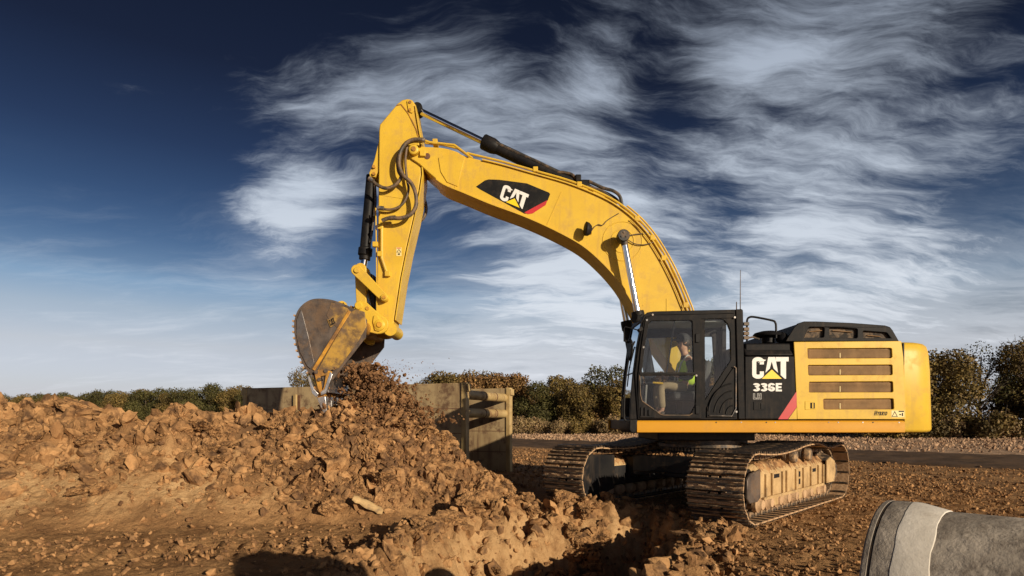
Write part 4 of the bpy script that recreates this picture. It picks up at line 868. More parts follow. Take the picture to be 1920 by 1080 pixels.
e = link('towing_eye', MB().mesh('x', 'dark_frame') if False else eye.mesh('towing_eye', 'dark_frame'), car, (0, -.35, .52), (R(90), 0, 0))
# the loop of the track, in the plane x' (forward) and z
def loop_points():
    fr_, rr_ = 1.98, .475; L = []
    for i in range(41): L.append(Vector((-1.90 + 3.85 * i / 40, .03)))
    for i in range(1, 30): a = R(-90 + 180 * i / 30); L.append(Vector((fr_ + rr_ * math.cos(a) * 1.0, .505 + rr_ * math.sin(a))))
    L += catmull([(1.98, .98), (1.2, .945), (.5, .975), (-.05, 1.03), (-.65, 1.04), (-1.25, .955), (-1.7, .975), (-1.98, .985)], 8)
    for i in range(1, 30): a = R(90 + 180 * i / 30); L.append(Vector((-1.98 + rr_ * math.cos(a), .505 + rr_ * math.sin(a))))
    return L
LP = loop_points(); seg = [(LP[(i + 1) % len(LP)] - LP[i]).length for i in range(len(LP))]; tot = sum(seg); NS = 51; pitch = tot / NS
SW = .40
def shoe_mesh(k):
    r_ = random.Random(k); mb = MB(); hl = pitch / 2
    mb.mat(0); mb.box(-hl + .012, hl - .045, -SW, SW, -.012, .008)
    for a, b in ((-SW, -.10), (-.05, .05), (.10, SW)): mb.box(hl - .045, hl - .004, a, b, -.011, .008)
    mb.mat(1)
    for g, hh in ((-hl + .010, .034), (-.012, .030), (hl - .052, .034)):
        vs = []; y_ = [-SW - .006, SW + .006]
        for yv in y_: vs += [(g, yv, -.012), (g + .006, yv, -.012 - hh), (g + .020, yv, -.012 - hh), (g + .030, yv, -.012)]
        mb.add(vs, [(3, 2, 1, 0), (4, 5, 6, 7), (0, 1, 5, 4), (1, 2, 6, 5), (2, 3, 7, 6)])
    mb.mat(0)      # packed soil between the bars
    for g0, g1 in ((-hl + .038, -.012), (.018, hl - .054)):
        n = 14; vs = []
        for i in range(n + 1):
            yv = -SW + .02 + (2 * SW - .04) * i / n; h_ = -.012 - .024 * max(0, r_.random() * 1.2 - .15)
            vs += [(g0, yv, -.0125), ((g0 + g1) / 2 + r_.uniform(-.006, .006), yv, h_ - .002), (g1, yv, -.0125)]
        mb.add(vs, [(3 * i + j, 3 * i + j + 1, 3 * i + j + 4, 3 * i + j + 3) for i in range(n) for j in range(2)])
    mb.mat(1)
    for s_ in (-1, 1):
        mb.box(-hl + .02, hl - .012, s_ * .11 - .028, s_ * .11 + .028, .008, .085); mb.box(hl - .04, hl - .008, s_ * .28 - .12, s_ * .28 + .12, .008, .022)
    return mb.mesh('track_shoe', ['caked_dirt', 'track_steel'], smooth=0)
SHOES = [shoe_mesh(k) for k in range(6)]
def track(sgn, lab):
    mb = MB()
    out = .26 * sgn
    secs = [(-1.62, .36, .70), (-1.45, .30, .74), (-.2, .30, .80), (1.0, .30, .80), (1.45, .32, .74), (1.62, .38, .68)]
    # box frame with a sloping roof
    prof = [(-.24, .30), (-.24, .66), (-.12, .80), (.12, .80), (.24, .66), (.24, .30)]; vs = []
    ends = [(-1.60, .85), (-1.5, 1.), (1.42, 1.), (1.56, .82)]
    for xe, k in ends: vs += [(xe, y * (.75 if k < 1 else 1), .52 + (z - .52) * k) for y, z in prof]
    n = 6; fs = [tuple(range(n)), tuple(reversed(range(3 * n, 4 * n)))]
    for i in range(3): fs += [(i * n + j, i * n + (j + 1) % n, (i + 1) * n + (j + 1) % n, (i + 1) * n + j) for j in range(n)]
    mb.add(vs, fs); mb.m = [1, 1] + [(0 if (prof[j][0] + prof[(j + 1) % n][0]) * sgn > 0 or (prof[j][1] + prof[(j + 1) % n][1]) / 2 > .7 else 1) for i in range(3) for j in range(n)]
    frm = link('track_frame', mb.mesh('track_frame', ['caked_frame', 'dark_frame']), EX, (-usin * 1.295 * sgn, ucos * 1.295 * sgn, 0), (0, 0, TH)); frm.modifiers.new('bevel', 'BEVEL').width = .02
    if lab: frm['label'] = lab
    # ribs, slots, rollers, guards: each its own piece
    def sub(name, m_, mats, bevel=0):
        o = link(name, m_.mesh(name, mats), frm)
        if bevel: o.modifiers.new('bevel', 'BEVEL').width = bevel
        return o
    for s2 in (sgn,):
        for xr in (-1.38, -1.12, -.72, -.34, .02, .44, .62, 1.05, 1.30): sub('frame_rib', MB().box(xr - .022, xr + .022, s2 * .256 - .016, s2 * .256 + .016, .31, .655), 'caked_frame', .006)
        sub('guard_rail', MB().box(-1.40, 1.40, s2 * .258 - .014, s2 * .258 + .014, .285, .325), 'caked_frame')
        for xr in (-1.05, -.2, .78): sub('roller_guard', MB().prism([(xr - .22, .29), (xr - .16, .16), (xr + .16, .16), (xr + .22, .29)], s2 * .235 - .012, s2 * .235 + .012), 'caked_frame', .008)
        for xr, zz in ((-.88, .58), (.86, .60)): sub('frame_slot', MB().box(xr - .13, xr + .13, s2 * .2415 - .004, s2 * .2415 + .004, zz - .03, zz + .03), 'dark_frame')
        for zz in (.44, .56): sub('frame_slot', MB().box(-.18 - .035, -.18 + .035, s2 * .2415 - .004, s2 * .2415 + .004, zz - .045, zz + .045), 'dark_frame')
    for i in range(9):
        xr = -1.44 + 2.88 * i / 8
        sub('track_roller', MB().lathe([(.0, -.27), (.07, -.27), (.085, -.22), (.115, -.20), (.115, -.14), (.085, -.12), (.085, .12), (.115, .14), (.115, .20), (.085, .22), (.07, .27), (0, .27)], (xr, 0, .22), (0, 1, 0), 18), 'caked_dirt')
    for xr in (-.55, .15):
        sub('carrier_roller', MB().lathe([(.0, -.10), (.09, -.10), (.09, .12), (.11, .125), (.11, .17), (.085, .175), (.085, .22), (.11, .225), (.11, .27), (.095, .30), (.05, .31), (0, .31)], (xr, 0, .865), (0, sgn, 0), 20), 'roller_dirt')
    idl = MB().lathe([(0, -.19), (.12, -.19), (.14, -.10), (.34, -.10), (.36, -.13), (.40, -.13), (.40, -.06), (.425, -.05), (.425, .05), (.40, .06), (.40, .13), (.36, .13), (.34, .10), (.14, .10), (.12, .19), (0, .19)], (1.98, 0, .505), (0, 1, 0), 32); sub('idler_wheel', idl, 'dark_frame')
    spk = MB().lathe([(0, -.21), (.26, -.21), (.29, -.15), (.33, -.04), (.36, -.035), (.36, .035), (.33, .04), (.29, .15), (.26, .21), (0, .21)], (-1.98, 0, .505), (0, 1, 0), 32)
    for i in range(22):
        a = 2 * math.pi * i / 22; d = Vector((math.cos(a), 0, math.sin(a))); spk.bar(Vector((-1.98, 0, .505)) + d * .34, Vector((-1.98, 0, .505)) + d * .41, .06, .06)
    sub('sprocket', spk, 'track_steel'); sub('final_drive', MB().lathe([(0, 0), (.22, 0), (.23, .02), (.23, .04), (.16, .05), (.15, .08), (.08, .09), (0, .092)], (-1.98, sgn * .2, .505), (0, sgn, 0), 28), 'track_steel')
    sub('rear_guard', MB().prism([(-1.40, .32), (-1.40, .72), (-1.62, .78), (-1.86, .70), (-1.92, .50), (-1.84, .32)], sgn * .30 - .015, sgn * .30 + .015), 'caked_frame', .01)
    # idler cover plates at the front of the frame
    for s2 in (-1, 1):
        cov = []
        for i in range(17): a = R(-95 + 190 * i / 16); cov.append((2.0 + .36 * math.cos(a), .50 + .37 * math.sin(a)))
        cov += [(1.36, .84), (1.36, .26)]
        if s2 != sgn: cv = sub('idler_cover', MB().prism(cov, s2 * .262 - .015, s2 * .262 + .015), 'dark_frame', .008)
        else: cv = sub('idler_cover', MB().prism([(1.50, .74), (1.62, .72), (1.86, .70), (1.97, .62), (1.97, .36), (1.88, .28), (1.60, .28), (1.50, .33)], s2 * .235 - .02, s2 * .235 + .02), 'worn_steel', .01)
    # the yoke in front of the idler
    sub('yoke_end', MB().plan([(1.55, -.235), (1.90, -.22), (2.0, -.16), (2.0, .16), (1.90, .22), (1.55, .235)], .38, .62), 'dark_frame', .02)
    sub('packed_soil', soil_strip(sgn), 'soil_crumb')
    # shoes
    pos = 0.; i = 0; acc = 0.
    for k in range(NS):
        want = k * pitch
        while acc + seg[i] < want: acc += seg[i]; i += 1
        t = (want - acc) / seg[i]; p = LP[i].lerp(LP[(i + 1) % len(LP)], t)
        j0 = LP[(i - 1) % len(LP)]; j1 = LP[(i + 2) % len(LP)]; d = (j1 - j0).normalized(); an = math.atan2(d.y, d.x)
        o = bpy.data.objects.new('track_shoe', SHOES[k % 6]); COL.objects.link(o); o.parent = frm; o.location = (p.x, 0, p.y); o.rotation_euler = (0, -an, 0)
    return frm
def soil_strip(sgn):      # dirt that has piled up on the roof of the track frame
    mb = MB(); r_ = random.Random(5 + sgn); nx_, ny_ = 70, 12; vs = []
    for i in range(nx_ + 1):
        for j in range(ny_ + 1):
            x = -1.48 + 2.88 * i / nx_; t = j / ny_; y = (-.235 + .47 * t)
            z = (.665 + .14 * min(1, (1 - abs(2 * t - 1)) * 2.0)) + r_.uniform(-.012, .03) - (.03 if j in (0, ny_) else 0)
            vs.append((x, y, z))
    w_ = ny_ + 1; return mb.add(vs, [(i * w_ + j, (i + 1) * w_ + j, (i + 1) * w_ + j + 1, i * w_ + j + 1) for i in range(nx_) for j in range(ny_)])
track(1, 'crawler track caked with pale dry mud, on the cab side'); track(-1, 'crawler track with dark inner side showing, on the bucket side')

# ------------------------------------------------------------------ operator in the cab
def skinned(name, joints, edges, mat_, parent, root=0, sub=2):
    me = bpy.data.meshes.new(name); me.from_pydata([j[0] for j in joints], edges, [])
    o = link(name, me, parent); me.materials.append(MATS[mat_])
    sk = o.modifiers.new('skin', 'SKIN'); sk.use_smooth_shade = True
    lay = me.skin_vertices[0] if len(me.skin_vertices) else None
    if lay is None:
        bm = bmesh.new(); bm.from_mesh(me); bm.verts.layers.skin.verify(); bm.to_mesh(me); bm.free(); lay = me.skin_vertices[0]
    for i, j in enumerate(joints):
        r_ = j[1]; lay.data[i].radius = r_ if hasattr(r_, '__len__') else (r_, r_); lay.data[i].use_root = (i == root)
    if sub: ss_ = o.modifiers.new('sub', 'SUBSURF'); ss_.levels = sub; ss_.render_levels = sub
    return o
HP = Vector((sx - .04, sy, zb + .50))                        # hip, on the seat cushion
OP = thing('person', 'person in black cap and bright yellow safety vest seated inside the cab', 'person', HP)
def hand(base, d, s_):      # palm end plus five curled fingers
    out = []
    for k, (off, ln) in enumerate(((-.03, .055), (-.01, .065), (.01, .062), (.028, .05))):
        a = base + Vector((d.x * .05, off * 1.0, d.z * .05)); b = a + Vector((d.x * ln, 0, d.z * ln - .01)); c = b + Vector((.008, 0, -.035)); out.append((a, b, c))
    th_ = base + Vector((0, -.03 * s_, .01)); out.append((th_, th_ + Vector((-.03, -.015 * s_, .015)), th_ + Vector((-.055, -.01 * s_, .0))))
    return out
J = [((0, 0, 0), (.15, .12)), ((.03, 0, .22), (.14, .11)), ((.02, 0, .42), (.16, .11)), ((0, 0, .52), (.07, .07)), ((-.03, 0, .60), (.058, .055)), ((-.05, 0, .67), (.085, .075)), ((-.045, 0, .76), (.095, .08)), ((-.03, 0, .83), (.07, .06))]
E = [(i, i + 1) for i in range(7)]
def chain(base, pts):
    prev = base
    for p, r_ in pts: J.append((tuple(p), r_)); E.append((prev, len(J) - 1)); prev = len(J) - 1
    return prev
for s_ in (-1, 1):
    chain(0, [((-.10, s_ * .10, .0), .085), ((-.30, s_ * .13, .05), .078), ((-.44, s_ * .14, .04), .062), ((-.43, s_ * .14, -.16), .055), ((-.41, s_ * .14, -.36), .042), ((-.50, s_ * .14, -.43), .04), ((-.60, s_ * .14, -.44), .03)])
    w_ = chain(2, [((.02, s_ * .17, .43), .065), ((.03, s_ * .23, .30), .052), ((.00, s_ * .27, .16), .045), ((-.14, s_ * .31, .17), .04), ((-.25, s_ * .33, .20), .03), ((-.31, s_ * .33, .21), (.03, .018))])
    wr_ = Vector(J[w_][0])
    for a, b, c in hand(wr_, Vector((-1, 0, 0)), s_): chain(w_, [(a, .010), (b, .009), (c, .008)])
nose = chain(5, [((-.135, 0, .715), .014)])
body = skinned('body', J, E, 'skin', OP)
def shell_chain(name, pts, mat_, sub=2): return skinned(name, pts, [(i, i + 1) for i in range(len(pts) - 1)], mat_, OP, 0, sub)
shell_chain('jacket', [((0, 0, .0), (.17, .135)), ((.03, 0, .22), (.165, .13)), ((.02, 0, .42), (.18, .125)), ((0, 0, .52), (.085, .085)), ((-.02, 0, .565), (.07, .07))], 'jacket')
vest = shell_chain('vest', [((.0, 0, .02), (.205, .165)), ((.03, 0, .22), (.205, .162)), ((.025, 0, .40), (.215, .155)), ((.015, 0, .49), (.16, .13))], 'vest')
for s_ in (-1, 1):
    shell_chain('sleeve', [((.02, s_ * .16, .44), .080), ((.03, s_ * .235, .30), .066), ((.00, s_ * .275, .16), .058), ((-.14, s_ * .31, .17), .052), ((-.22, s_ * .325, .19), .042)], 'jacket')
    shell_chain('trouser_leg', [((.0, s_ * .08, .0), .10), ((-.12, s_ * .11, .01), .098), ((-.30, s_ * .13, .05), .09), ((-.44, s_ * .14, .035), .075), ((-.43, s_ * .14, -.16), .066), ((-.41, s_ * .14, -.34), .058)], 'khaki')
    shell_chain('boot', [((-.40, s_ * .14, -.36), .055), ((-.42, s_ * .14, -.43), .055), ((-.52, s_ * .14, -.445), .05), ((-.62, s_ * .14, -.45), .04)], 'rubber')
    mb = MB().tube([Vector((-.155, s_ * .07, .06)) + HP, Vector((-.14, s_ * .085, .25)) + HP, Vector((-.10, s_ * .10, .40)) + HP, Vector((.0, s_ * .11, .53)) + HP, Vector((.12, s_ * .10, .45)) + HP], .014, 8); part('reflective_band', mb, 'vest_strip', vest, HP)
    part('ear', MB().lathe([(0, -.012), (.022, -.01), (.03, 0), (.02, .01), (0, .012)], HP + Vector((-.03, s_ * .085, .735)), (0.3, 1, 0), 12), 'skin', body, HP)
    part('eye', MB().lathe([(0, -.008), (.010, -.004), (.012, .0), (.008, .006), (0, .008)], HP + Vector((-.128, s_ * .034, .755)), (1, 0, 0), 10), 'hair', body, HP)
mb = MB().lathe([(.100, -.03), (.110, 0), (.108, .05), (.090, .09), (.05, .115), (0, .12)], HP + Vector((-.04, 0, .775)), (0.05, 0, 1), 24)
cap = part('cap', mb, 'jacket', OP, HP); mb = MB().plan([(HP.x - .12, HP.y - .085), (HP.x - .20, HP.y - .075), (HP.x - .235, HP.y), (HP.x - .20, HP.y + .075), (HP.x - .12, HP.y + .085)], HP.z + .775, HP.z + .79); part('cap_brim', mb, 'jacket', cap, HP, .004)
part('hair', MB().lathe([(.06, -.08), (.092, -.05), (.102, 0), (.10, .03), (.06, .05)], HP + Vector((-.015, 0, .745)), (0, 0, 1), 20), 'hair', OP, HP)
part('mouth', MB().box(HP.x - .134, HP.x - .126, HP.y - .022, HP.y + .022, HP.z + .672, HP.z + .68), 'hair', body, HP)

# ------------------------------------------------------------------ trench box behind the heap
nA, nB = Vector((-1.09, 14.3, 0)), Vector((-7.35, 16.83, 0)); dpan = (nB - nA).normalized(); dn_ = Vector((-dpan.y, dpan.x, 0)); dn_ = dn_ if dn_.y > 0 else -dn_
gap = 2.72; TB = thing('trench_box', 'tan steel trench box with rusty scrapes and two spreader pipes, behind the heap', 'trench box', (nA + nB) / 2 + dn_ * gap / 2)
TO = TB.location.copy(); HB = 2.30
def slab(a, b, n_, t0, t1, z0, z1):
    a, b, n_ = Vector(a), Vector(b), Vector(n_); mb = MB(); vs = []
    for z in (z0, z1): vs += [(*(a + n_ * t0).xy, z), (*(b + n_ * t0).xy, z), (*(b + n_ * t1).xy, z), (*(a + n_ * t1).xy, z)]
    return mb.add(vs, [(3, 2, 1, 0), (4, 5, 6, 7), (0, 1, 5, 4), (1, 2, 6, 5), (2, 3, 7, 6), (3, 0, 4, 7)])
for k, off in ((0, Vector((0, 0, 0))), (1, dn_ * gap)):
    pn = part('side_panel', slab(nA + off, nB + off, dn_, 0, .13, -.05, HB), 'box_paint', TB, TO, .015)
    for z in (.55, 1.12, 1.7): part('panel_seam', slab(nA + off + dpan * .06, nB + off - dpan * .06, dn_, -.004, 0, z - .008, z + .008), 'rust', pn, TO)
    for e_, sg in ((nA, 1), (nB, -1)):
        part('end_post', slab(e_ + off - dpan * .03 * sg, e_ + off + dpan * .10 * sg, dn_, -.03, .16, -.06, HB + .015), 'box_yellow', pn, TO, .015)
        q0 = e_ + off + dpan * .12 * sg; part('post_collar', slab(q0 - dpan * .20 * sg, q0 - dpan * .03 * sg, dn_, -.035, .165, HB - .20, HB - .02), 'box_yellow', pn, TO, .02)
    if k == 0:
        q0 = nA + dpan * (6.75 * .735); part('lifting_bracket', slab(q0 - dpan * .05, q0 + dpan * .05, dn_, -.06, .0, HB - .62, HB - .2), 'box_yellow', pn, TO, .01)
        part('bracket_slot', slab(q0 - dpan * .14, q0 - dpan * .055, dn_, -.01, .0, HB - .60, HB - .22), 'rust', pn, TO)
for e_, sg in ((nA, 1), (nB, -1)):
    for z in (2.04, 1.60):
        c0 = e_ + dpan * .16 * sg + dn_ * .12; c1 = c0 + dn_ * (gap - .12)
        sp = part('spreader_pipe', MB().cyl((c0.x, c0.y, z), (c1.x, c1.y, z), .115, n=20), 'box_yellow', TB, TO)
        for t in (.45, .72): q0 = c0.lerp(c1, t); q1 = c0.lerp(c1, t + .02); part('pipe_band', MB().cyl((q0.x, q0.y, z), (q1.x, q1.y, z), .121, n=20), 'rust', sp, TO)

# ------------------------------------------------------------------ concrete pipes
def pipe(end, axis, rb, length, label, group=None, cz=None):
    end = Vector(end); ax = Vector(axis).normalized(); z0 = cz if cz is not None else rb
    base = Vector((end.x, end.y, z0 - rb)); T = thing('concrete_pipe', label, 'pipe', base, group); c = Vector((end.x, end.y, z0)); rs = rb * .93; ri = rb * .76
    k = rb / .5
    prof = [(ri + .03, .0), (rb * .985, .0), (rb, .010 * k), (rb, .03 * k), (rb * .988, .034 * k), (rb * .988, .044 * k), (rb, .048 * k), (rb, .14 * k), (rs, .30 * k), (rs, length), (ri, length), (ri, .06), (ri + .03, .05)]
    mb = MB().lathe(prof + [prof[0]], c, ax, 72, False); body_ = part('pipe_wall', mb, 'concrete', T, base, smooth=22)
    mb = MB(); n = 72; vs = []; u = ax.orthogonal().normalized(); v = ax.cross(u); r2 = random.Random(3)
    wob = [r2.uniform(-.006, .006) for _ in range(n)]; wob = [(wob[i - 1] + wob[i] + wob[(i + 1) % n]) / 2 for i in range(n)]
    for r_, h_ in ((rb * .992, .130), (rb * 1.003, .136), (rb * 1.000, .17), (rs * 1.012, .295), (rs * .985, .305)):
        for j in range(n):
            a = 2 * math.pi * j / n; vs.append(c + ax * (h_ * k + wob[j] * (1 if h_ < .2 else -1)) + (u * math.cos(a) + v * math.sin(a)) * r_)
    mb.add(vs, [(i * n + j, i * n + (j + 1) % n, (i + 1) * n + (j + 1) % n, (i + 1) * n + j) for i in range(4) for j in range(n)]); part('mortar_ring', mb, 'mortar', T, base, smooth=25)
    g_ = MB().lathe([(rb * .98, .034 * k), (rb * .996, .036 * k), (rb * .996, .042 * k), (rb * .98, .044 * k)], c, ax, 72, False); part('gasket', g_, 'rubber', T, base)
    return T
pipe((2.13, 3.50), (.70, -.714, 0), .50, 2.4, 'grey concrete pipe with a pale mortar band lying on the soil')
sdir = Vector((math.sin(R(SUN_AZ)), math.cos(R(SUN_AZ)), 0)); sp_n = Vector((sdir.y, -sdir.x, 0))
pc = Vector((-2.85, 6.75, 0)) + sdir * (2.16 / math.tan(R(SUN_EL)))  # unseen pipe stack, added so a round shadow falls on the ground
for off, cz_, lb in ((-.60, .58, 'concrete pipe at the bottom of the stack beside the photographer'), (.60, .58, 'concrete pipe at the bottom of the stack beside the photographer'), (0, 1.58, 'concrete pipe on top of an unseen stack added for its shadow')):
    pipe(pc + sp_n * off, sdir, .58, 2.4, lb, 'unseen stacked pipes added for their shadow' if off else None, cz_)

# ------------------------------------------------------------------ soil lumps
def ico(sub):
    bm = bmesh.new(); bmesh.ops.create_icosphere(bm, subdivisions=sub, radius=1.); v = np.array([x.co[:] for x in bm.verts]); f = np.array([[y.index for y in x.verts] for x in bm.faces]); bm.free(); return v, f
from mathutils import noise as mnoise
def clod_shape(seed, sub, rough=.26):
    r_ = np.random.default_rng(seed); d, f = ico(sub); n = r_.normal(size=(11, 3)); n /= np.linalg.norm(n, axis=1)[:, None]; off = r_.uniform(.36, .95, 11)
    dp = d @ n.T; rad = np.where(dp > .05, off / np.maximum(dp, .05), 9).min(1); rad = np.minimum(rad, 1.15)
    nz = np.array([mnoise.fractal(Vector(p) * 1.9 + Vector((seed * 3.7, 0, 0)), 1.0, 2.0, 5) for p in d]); nz2 = np.array([abs(mnoise.noise(Vector(p) * 4.5 + Vector((0, seed * 1.3, 0)))) for p in d])
    rad = rad * (1 + rough * nz - rough * .9 * (nz2 < .07) + rough * .25 * nz2)
    return d * rad[:, None] * np.array([1.15, r_.uniform(.6, 1.), r_.uniform(.45, .8)]), f
CL = []
for k in range(10):
    v, f = clod_shape(k, 5); me = bpy.data.meshes.new('soil_lump'); me.from_pydata(v.tolist(), [], f.tolist()); me.materials.append(MATS['soil']); me.polygons.foreach_set('use_smooth', [False] * len(f)); me.update(); CL.append(me)
def hz(x, y): return float(height(np.array([[x]]), np.array([[y]]))[0, 0])
lr = random.Random(21)
def lump_at(x, y, s_, label, group, sink=.25, z=None, rot=None, stretch=(1, 1, 1)):
    o = link('soil_lump', CL[lr.randrange(10)], None, (x, y, (hz(x, y) if z is None else z) + s_ * (.55 - sink * 1.4)), rot or (lr.uniform(-.5, .5), lr.uniform(-.5, .5), lr.uniform(0, 6.28)))
    o.scale = (s_ * stretch[0], s_ * stretch[1], s_ * stretch[2]); tag(o, label, 'soil lump', group); return o
def scatter(n, fx, s0, s1, label, group, sink=.25):
    for _ in range(n):
        x, y = fx(); s_ = s0 + (s1 - s0) * lr.random() ** 2.4; lump_at(x, y, s_, label, group, sink)
def on_heap():
    while True:
        x = lr.uniform(-9.2, -2.6); yf = float(np.interp(x, FX_, FY_)); t = lr.betavariate(3.2, 1.7); y = yf + (10.45 - yf) * t
        return x, y
scatter(78, on_heap, .07, .24, 'rough lump of brown soil on the long spoil heap', 'soil lumps on the spoil heap', .3)
def on_mound():
    while True:
        a = lr.uniform(math.pi * .95, math.pi * 2.05); r_ = lr.uniform(.75, 2.3); x, y = MX + r_ * math.cos(a), MY + r_ * math.sin(a) * .85
        if y > 8.9: return x, y
scatter(74, on_mound, .08, .27, 'rough lump of brown soil on the mound under the bucket', 'soil lumps on the mound', .25)
def on_lip():
    i = lr.randrange(1, 5); a, b = PIT[i], PIT[i + 1]; t = lr.random(); return a[0] + (b[0] - a[0]) * t + lr.gauss(-.05, .16), a[1] + (b[1] - a[1]) * t + lr.gauss(.18, .2)
scatter(52, on_lip, .07, .24, 'rough lump of soil along the rim of the pit', 'soil lumps on the rim of the pit', .2)
def before_far_track(): return lr.gauss(.75, .35), lr.gauss(9.35, .22)
scatter(16, before_far_track, .08, .22, 'lump of soil banked against the far crawler track', 'soil lumps before the far track', .15)
def in_pit():
    while True:
        x, y = lr.uniform(-1.4, 2.3), lr.uniform(6.2, 9.6)
        if poly_sdf(np.array([x]), np.array([y]), PIT)[0] < -.45: return x, y
scatter(46, in_pit, .08, .30, 'lump of soil lying in the shaded pit', 'soil lumps in the pit', .2)
def by_track(): return lr.gauss(2.75, .28), lr.gauss(7.95, .35)
scatter(9, by_track, .05, .16, 'lump of soil pushed up in front of the muddy crawler track', 'soil lumps before the near track', .2)
lump_at(-7.25, 10.15, .30, 'flat slab of soil tilted on top of the spoil heap', None, .2, None, (.15, .32, .2), (1.25, .8, .5))
lump_at(-5.45, 10.1, .36, 'biggest block of soil on the crest of the spoil heap', None, .30, None, None, (1.1, 1, 1.1))
lump_at(-.50, 9.75, .30, 'big upright soil lump at the foot of the mound beside the trench box', None, .1, None, (.1, .1, .4), (.85, .85, 1.2))
lump_at(-2.55, 8.75, .20, 'smooth rounded soil lump beside the ribbed scrap', None, .1, None, (0, 0, 1), (1, .9, 1.2))
# crumbs too many to count
def crumbs(name, X, Y, Zb, S, mat_, label, sub=1, sink=.2):
    n = len(X); allv = []; allf = []; off = 0; r_ = np.random.default_rng(len(name))
    shapes = [clod_shape(100 + k, sub, .28) for k in range(8)]; S = np.sort(S)[::-1]; S = np.concatenate([S[k::4] for k in range(4)]) if False else S; S = r_.permutation(S)
    for k in range(8):
        sel = np.arange(n)[k::8]; v, f = shapes[k]; m_ = len(sel)
        qn = r_.normal(size=(m_, 4)); qn /= np.linalg.norm(qn, axis=1)[:, None]; a, b, c, d = qn.T
        Rm = np.stack([np.stack([1 - 2 * (c * c + d * d), 2 * (b * c - a * d), 2 * (b * d + a * c)], -1), np.stack([2 * (b * c + a * d), 1 - 2 * (b * b + d * d), 2 * (c * d - a * b)], -1), np.stack([2 * (b * d - a * c), 2 * (c * d + a * b), 1 - 2 * (b * b + c * c)], -1)], 1)
        vv = np.einsum('nij,vj->nvi', Rm, v) * S[sel][:, None, None] + np.stack([X[sel], Y[sel], Zb[sel] + S[sel] * (.5 - sink)], -1)[:, None, :]
        allv.append(vv.reshape(-1, 3)); allf.append((f[None] + (np.arange(m_) * len(v))[:, None, None] + off).reshape(-1, 3)); off += m_ * len(v)
    Vv = np.concatenate(allv).astype(np.float32); Ff = np.concatenate(allf).astype(np.int32); me = bpy.data.meshes.new(name)
    me.vertices.add(len(Vv)); me.vertices.foreach_set('co', Vv.ravel()); me.loops.add(Ff.size); me.loops.foreach_set('vertex_index', Ff.ravel()); me.polygons.add(len(Ff)); me.polygons.foreach_set('loop_start', (np.arange(len(Ff)) * 3).astype(np.int32)); me.update(calc_edges=True); me.polygons.foreach_set('use_smooth', [False] * len(Ff))
    me.materials.append(MATS[mat_]); return tag(link(name, me), label, 'soil', None, 'stuff')
def sizes(n, a, b, p=2.5): return a + (b - a) * rng.random(n) ** p
n = 9000; X = rng.normal(MX + .35, .85, n); Y = rng.normal(MY - .75, .62, n); keep = (zones(X, Y)[1] > .15) | (rng.random(n) < .15); X, Y = X[keep], Y[keep]
crumbs('mound_crumbs', X, Y, height(X, Y), sizes(len(X), .010, .075, 3.6), 'soil_dark', 'loose crumbs of soil covering the mound under the bucket')
n = 8000; X = rng.uniform(-9.6, -1.5, n); t = rng.beta(2.6, 1.3, n); yf = np.interp(X, FX_, FY_); Y = yf - .3 + (10.7 - yf) * t
crumbs('heap_crumbs', X, Y, height(X, Y), sizes(n, .006, .075, 5.5), 'soil_crumb', 'loose crumbs of soil scattered over the spoil heap')
n = 5200; X = rng.uniform(-2.6, 3.2, n); Y = rng.uniform(5.4, 10.2, n); ps = poly_sdf(X, Y, PIT); keep = (ps < .55); X, Y = X[keep], Y[keep]
crumbs('pit_crumbs', X, Y, height(X, Y), sizes(len(X), .008, .09, 4.5), 'soil_crumb', 'loose crumbs of soil in and around the pit')
n = 19000; X = 1.2 + 9.4 * rng.random(n); Y = 4.2 + 12.5 * rng.random(n) ** 1.5; ps = poly_sdf(X, Y, PIT); keep = ps > .1; X, Y = X[keep], Y[keep]
crumbs('ground_crumbs', X, Y, height(X, Y), sizes(len(X), .007, .050, 2.6), 'soil_crumb', 'coarse crumbly soil spread over the ground beside the tracks', 1)
n = 5200; X = rng.uniform(-8.5, -1.2, n); Y = 7.0 + .36 * (X + 3) * .6 + rng.normal(0, .75, n); keep = poly_sdf(X, Y, PIT) > 0; X, Y = X[keep], Y[keep]
crumbs('rut_crumbs', X, Y, height(X, Y), sizes(len(X), .005, .06, 6.5), 'soil_crumb', 'crumbs of soil along the rutted strip below the heap', 1)
n = 12000; X = -9 + 60 * rng.random(n); Y = 26 + 32 * rng.random(n) ** .8; keep = (X + Y > 43.5) & (np.abs(X) < 1.0 * Y); X, Y = X[keep], Y[keep]
crumbs('field_clods', X, Y, height(X, Y), sizes(len(X), .03, .17, 1.7), 'field_clod', 'pale clods of the ploughed field before the hedge row', 1)
n = 5000; X = -3 + 8 * rng.random(n); Y = 13 + 16 * rng.random(n); keep = (X + Y < 31); X, Y = X[keep], Y[keep]
crumbs('yard_crumbs', X, Y, height(X, Y), sizes(len(X), .02, .09, 2.5), 'soil_crumb', 'crumbly soil on the ground behind the machine', 1)
n = 9000; X = 6 + 16 * rng.random(n); Y = 11.5 + 14 * rng.random(n); keep = (X + Y < 32.6); X, Y = X[keep], Y[keep]
crumbs('roadside_crumbs', X, Y, height(X, Y), sizes(len(X), .015, .075, 2.5), 'soil_crumb', 'crumbly soil on the ground this side of the dark road', 1)
